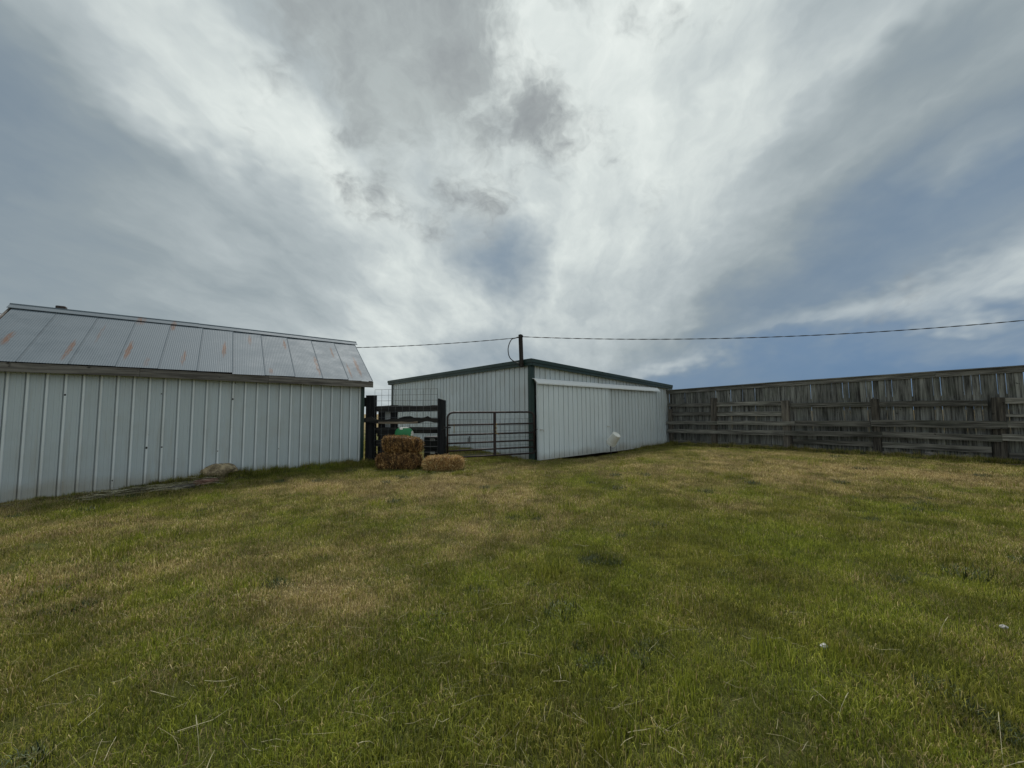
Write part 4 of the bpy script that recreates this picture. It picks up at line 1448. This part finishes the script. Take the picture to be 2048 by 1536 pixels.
def strip(o, ang, xa, xb, ya, yb, n, idxs, s0, s1, d0, d1):
    lx, ly = rng.uniform(xa, xb, n), rng.uniform(ya, yb, n)
    c, s_ = math.cos(R(ang)), math.sin(R(ang))
    x, y = o[0] + lx * c - ly * s_, o[1] + lx * s_ + ly * c
    scatter(x, y, rng.choice(idxs, n), rng.uniform(s0, s1, n), rng.uniform(d0, d1, n))


# longer growth along the walls and fences where the mower does not reach
strip(SHED0, SHED_A, 1.6, 6.1, -0.32, -0.05, 300, [6, 6, 7, 8], 0.6, 1.25, 0.05, 0.35)
strip(SHED0, SHED_A, -0.3, 1.8, -0.35, -0.05, 45, [6, 0, 4], 0.5, 0.9, 0.3, 0.7)
strip(SHED0, SHED_A, 3.2, 6.4, -0.9, -0.2, 220, [6, 0, 1], 0.6, 1.0, 0.05, 0.3)
strip(BARN0, BARN_A, 4.2, 8.6, -0.35, -0.06, 190, [6, 7, 0], 0.6, 1.1, 0.15, 0.5)
strip(BARN0, BARN_A, -0.3, 3.6, -0.9, -0.5, 60, [6, 0, 1], 0.4, 0.7, 0.2, 0.6)
strip(FEN0, FEN_A, -6.3, 5.0, -0.60, -0.15, 430, [6, 7, 8, 6], 0.6, 1.3, 0.2, 0.6)
strip((PA.x, PA.y), math.degrees(pa), -0.6, 2.2, -0.75, 0.25, 220, [6, 7, 0], 0.6, 1.1, 0.05, 0.45)
strip((GA.x, GA.y), math.degrees(ga), 0.0, 2.6, -0.35, 0.5, 220, [6, 6, 0], 0.6, 1.1, 0.1, 0.5)
strip(BARN0, BARN_A + 90, 0.2, 6.0, 0.04, 0.5, 150, [6, 7, 0], 0.6, 1.0, 0.2, 0.6)
# single darker clumps
for (cx, cy, rr, n, ii) in ((0.87, 3.98, 0.24, 40, [8, 8, 6]), (0.62, 2.5, 0.28, 26, [8, 6]), (0.17, 5.6, 0.28, 24, [8, 6]), (-3.6, 3.4, 0.5, 16, [8, 6]), (2.3, 2.0, 0.2, 8, [8]), (4.6, 8.3, 0.45, 40, [8, 6, 7]), (6.2, 6.1, 1.0, 60, [8, 2]),
                            (2.15, 2.35, 0.2, 10, [6]), (-1.0, 8.9, 0.4, 24, [6]), (-2.9, 2.7, 0.7, 12, [6, 0]), (2.6, 6.2, 0.35, 14, [6]), (-0.9, 2.1, 0.6, 10, [6, 1]), (3.0, 9.8, 1.0, 22, [6])):
    a, r_ = rng.uniform(0, 6.28, n), rr * np.sqrt(rng.random(n))
    scatter(cx + r_ * np.cos(a), cy + r_ * np.sin(a) * 0.7, rng.choice(ii, n), rng.uniform(0.5, 0.9, n), rng.uniform(0.05, 0.4, n))

P = np.concatenate(pts)
me = bpy.data.meshes.new('grass')
me.vertices.add(len(P))
me.vertices.foreach_set('co', P.astype(np.float32).ravel())
for k, typ in (('dry', 'FLOAT'), ('scl', 'FLOAT'), ('rot', 'FLOAT'), ('idx', 'INT')):
    at = me.attributes.new(k, typ, 'POINT')
    at.data.foreach_set('value', np.concatenate(att[k]).astype(np.int32 if typ == 'INT' else np.float32))
me.update()
me.materials.append(M['grass'])
grass = link('grass', me)
tag(grass, 'short green and straw coloured pasture grass covering the yard', 'grass', kind='stuff')
ng = bpy.data.node_groups.new('grass_scatter', 'GeometryNodeTree')
ng.interface.new_socket('Geometry', in_out='INPUT', socket_type='NodeSocketGeometry')
ng.interface.new_socket('Geometry', in_out='OUTPUT', socket_type='NodeSocketGeometry')
gi, go = ng.nodes.new('NodeGroupInput'), ng.nodes.new('NodeGroupOutput')
ci = ng.nodes.new('GeometryNodeCollectionInfo')
ci.inputs['Collection'].default_value = tuft_col
ci.inputs['Separate Children'].default_value = True
ci.inputs['Reset Children'].default_value = True
ip = ng.nodes.new('GeometryNodeInstanceOnPoints')
ip.inputs['Pick Instance'].default_value = True


def named(nm, typ):
    nd = ng.nodes.new('GeometryNodeInputNamedAttribute')
    nd.data_type = typ
    nd.inputs['Name'].default_value = nm
    return nd.outputs['Attribute']


cxyz = ng.nodes.new('ShaderNodeCombineXYZ')
ng.links.new(named('rot', 'FLOAT'), cxyz.inputs[2])
ng.links.new(gi.outputs[0], ip.inputs['Points'])
ng.links.new(ci.outputs[0], ip.inputs['Instance'])
ng.links.new(named('idx', 'INT'), ip.inputs['Instance Index'])
ng.links.new(cxyz.outputs[0], ip.inputs['Rotation'])
ng.links.new(named('scl', 'FLOAT'), ip.inputs['Scale'])
ng.links.new(ip.outputs[0], go.inputs[0])
md = grass.modifiers.new('scatter', 'NODES')
md.node_group = ng


# ------------------------------------------------------------------ loose cut stems
def stems(name, n, fpos, fdir, lmin, lmax, wmin, wmax, lift, mat, label, cat):
    vs, fs, rn = [], [], []
    for i in range(n):
        x, y = fpos()
        th = fdir()
        ln = random.uniform(lmin, lmax)
        wd = random.uniform(wmin, wmax)
        z = g1(x, y) + random.uniform(0.008, lift)
        d = Vector((math.cos(th), math.sin(th), 0))
        s_ = Vector((-d.y, d.x, random.uniform(-0.6, 0.6))) * wd / 2
        bend = random.uniform(-0.25, 0.25)
        pz = [random.uniform(-0.008, 0.012) for _ in range(4)]
        k = len(vs)
        for j in range(4):
            t = j / 3 - 0.5
            off = Vector((-d.y, d.x, 0)) * bend * ln * (t * t)
            p = Vector((x, y, z + pz[j])) + d * ln * t + off
            tp = 1.0 if j < 3 else 0.35
            vs += [p - s_ * tp, p + s_ * tp]
        fs += [(k + 2 * j, k + 2 * j + 1, k + 2 * j + 3, k + 2 * j + 2) for j in range(3)]
        rn += [random.random() ** 0.8] * 8
    mb = MB()
    mb.add(vs, fs)
    me = mb.mesh(name, M[mat])
    at = me.attributes.new('rnd', 'FLOAT', 'POINT')
    at.data.foreach_set('value', np.array(rn, np.float32))
    o = link(name, me)
    return tag(o, label, cat, kind='stuff')


def near_pos():
    while True:
        x, y = random.gauss(-0.9, 1.6), 1.2 + abs(random.gauss(0, 1.7))
        if random.random() < 0.35:
            x, y = random.uniform(-5, 5), random.uniform(1.2, 7)
        if y > 0.2 * abs(x):
            return x, y


def far_pos():
    x = random.uniform(-7, 9)
    return x, random.uniform(3.5, 9.0)


M['stem'] = material('pale_cut_stems', f_straw, a=(0.17, 0.15, 0.075), b=(0.34, 0.30, 0.17), dark=(0.09, 0.085, 0.04))
stems('cut_stems', 1500, near_pos, lambda: random.gauss(0.6, 1.0), 0.05, 0.20, 0.0010, 0.0024, 0.045, 'stem', 'pale cut grass stems scattered over the near lawn', 'cut grass')


def wind_pos():
    t = random.betavariate(2, 2)
    sx = 0.9 + 2.2 * t
    sy = -0.52 + random.gauss(0, 0.15) - 0.14 * (1 - t)
    c, s_ = math.cos(R(SHED_A)), math.sin(R(SHED_A))
    return SHED0[0] + sx * c - sy * s_, SHED0[1] + sx * s_ + sy * c


stems('raked_hay', 800, wind_pos, lambda: R(SHED_A) + random.gauss(0, 0.5), 0.10, 0.38, 0.003, 0.010, 0.10, 'hay_grey', 'grey raked hay lying in a low row along the shed', 'hay')


def wind2():
    sx = random.uniform(-0.4, 3.4)
    sy = -0.45 + random.gauss(0, 0.22)
    c, s_ = math.cos(R(SHED_A)), math.sin(R(SHED_A))
    return SHED0[0] + sx * c - sy * s_, SHED0[1] + sx * s_ + sy * c


stems('hay_litter', 700, wind2, lambda: R(SHED_A) + random.gauss(0, 0.8), 0.05, 0.18, 0.002, 0.004, 0.03, 'hay_grey', 'thin litter of old hay at the foot of the shed wall', 'hay')
stems('bale_litter', 650, lambda: (random.gauss(-2.3, 0.7), 9.15 + random.gauss(0, 0.22)), lambda: random.uniform(0, 6.28), 0.04, 0.16, 0.002, 0.004, 0.045, 'hay_grey', 'loose straw litter on the grass in front of the bales', 'straw')

# tall pale seed stalks left standing by the mower
mb = MB()
for (x, y, h, a, ln) in ((2.05, 1.72, 0.15, 0.7, 0.16), (1.93, 1.66, 0.13, -0.6, 0.10), (1.55, 1.95, 0.12, 0.4, 0.10), (-1.35, 1.75, 0.15, 2.4, 0.12), (-0.62, 1.82, 0.12, -1.9, 0.12), (2.75, 2.6, 0.14, 0.3, 0.12), (-2.5, 3.0, 0.16, 0.8, 0.1)):
    z = g1(x, y)
    p = [Vector((x + math.cos(a) * ln * t * t, y + math.sin(a) * ln * t * t, z + h * t)) for t in (0, 0.3, 0.6, 0.85, 1.0)]
    mb.tube(p, 0.001, 4, radii=[0.0014, 0.0012, 0.001, 0.0009, 0.0007])
    mb.tube([p[3], p[4]], 0.002, 5, radii=[0.0024, 0.0010])
me = mb.mesh('seed_stalks', M['stem'])
at = me.attributes.new('rnd', 'FLOAT', 'POINT')
at.data.foreach_set('value', np.full(len(me.vertices), 0.95, np.float32))
tag(link('seed_stalks', me), 'a few pale seed stalks standing in the near grass', 'grass stalk', kind='stuff')
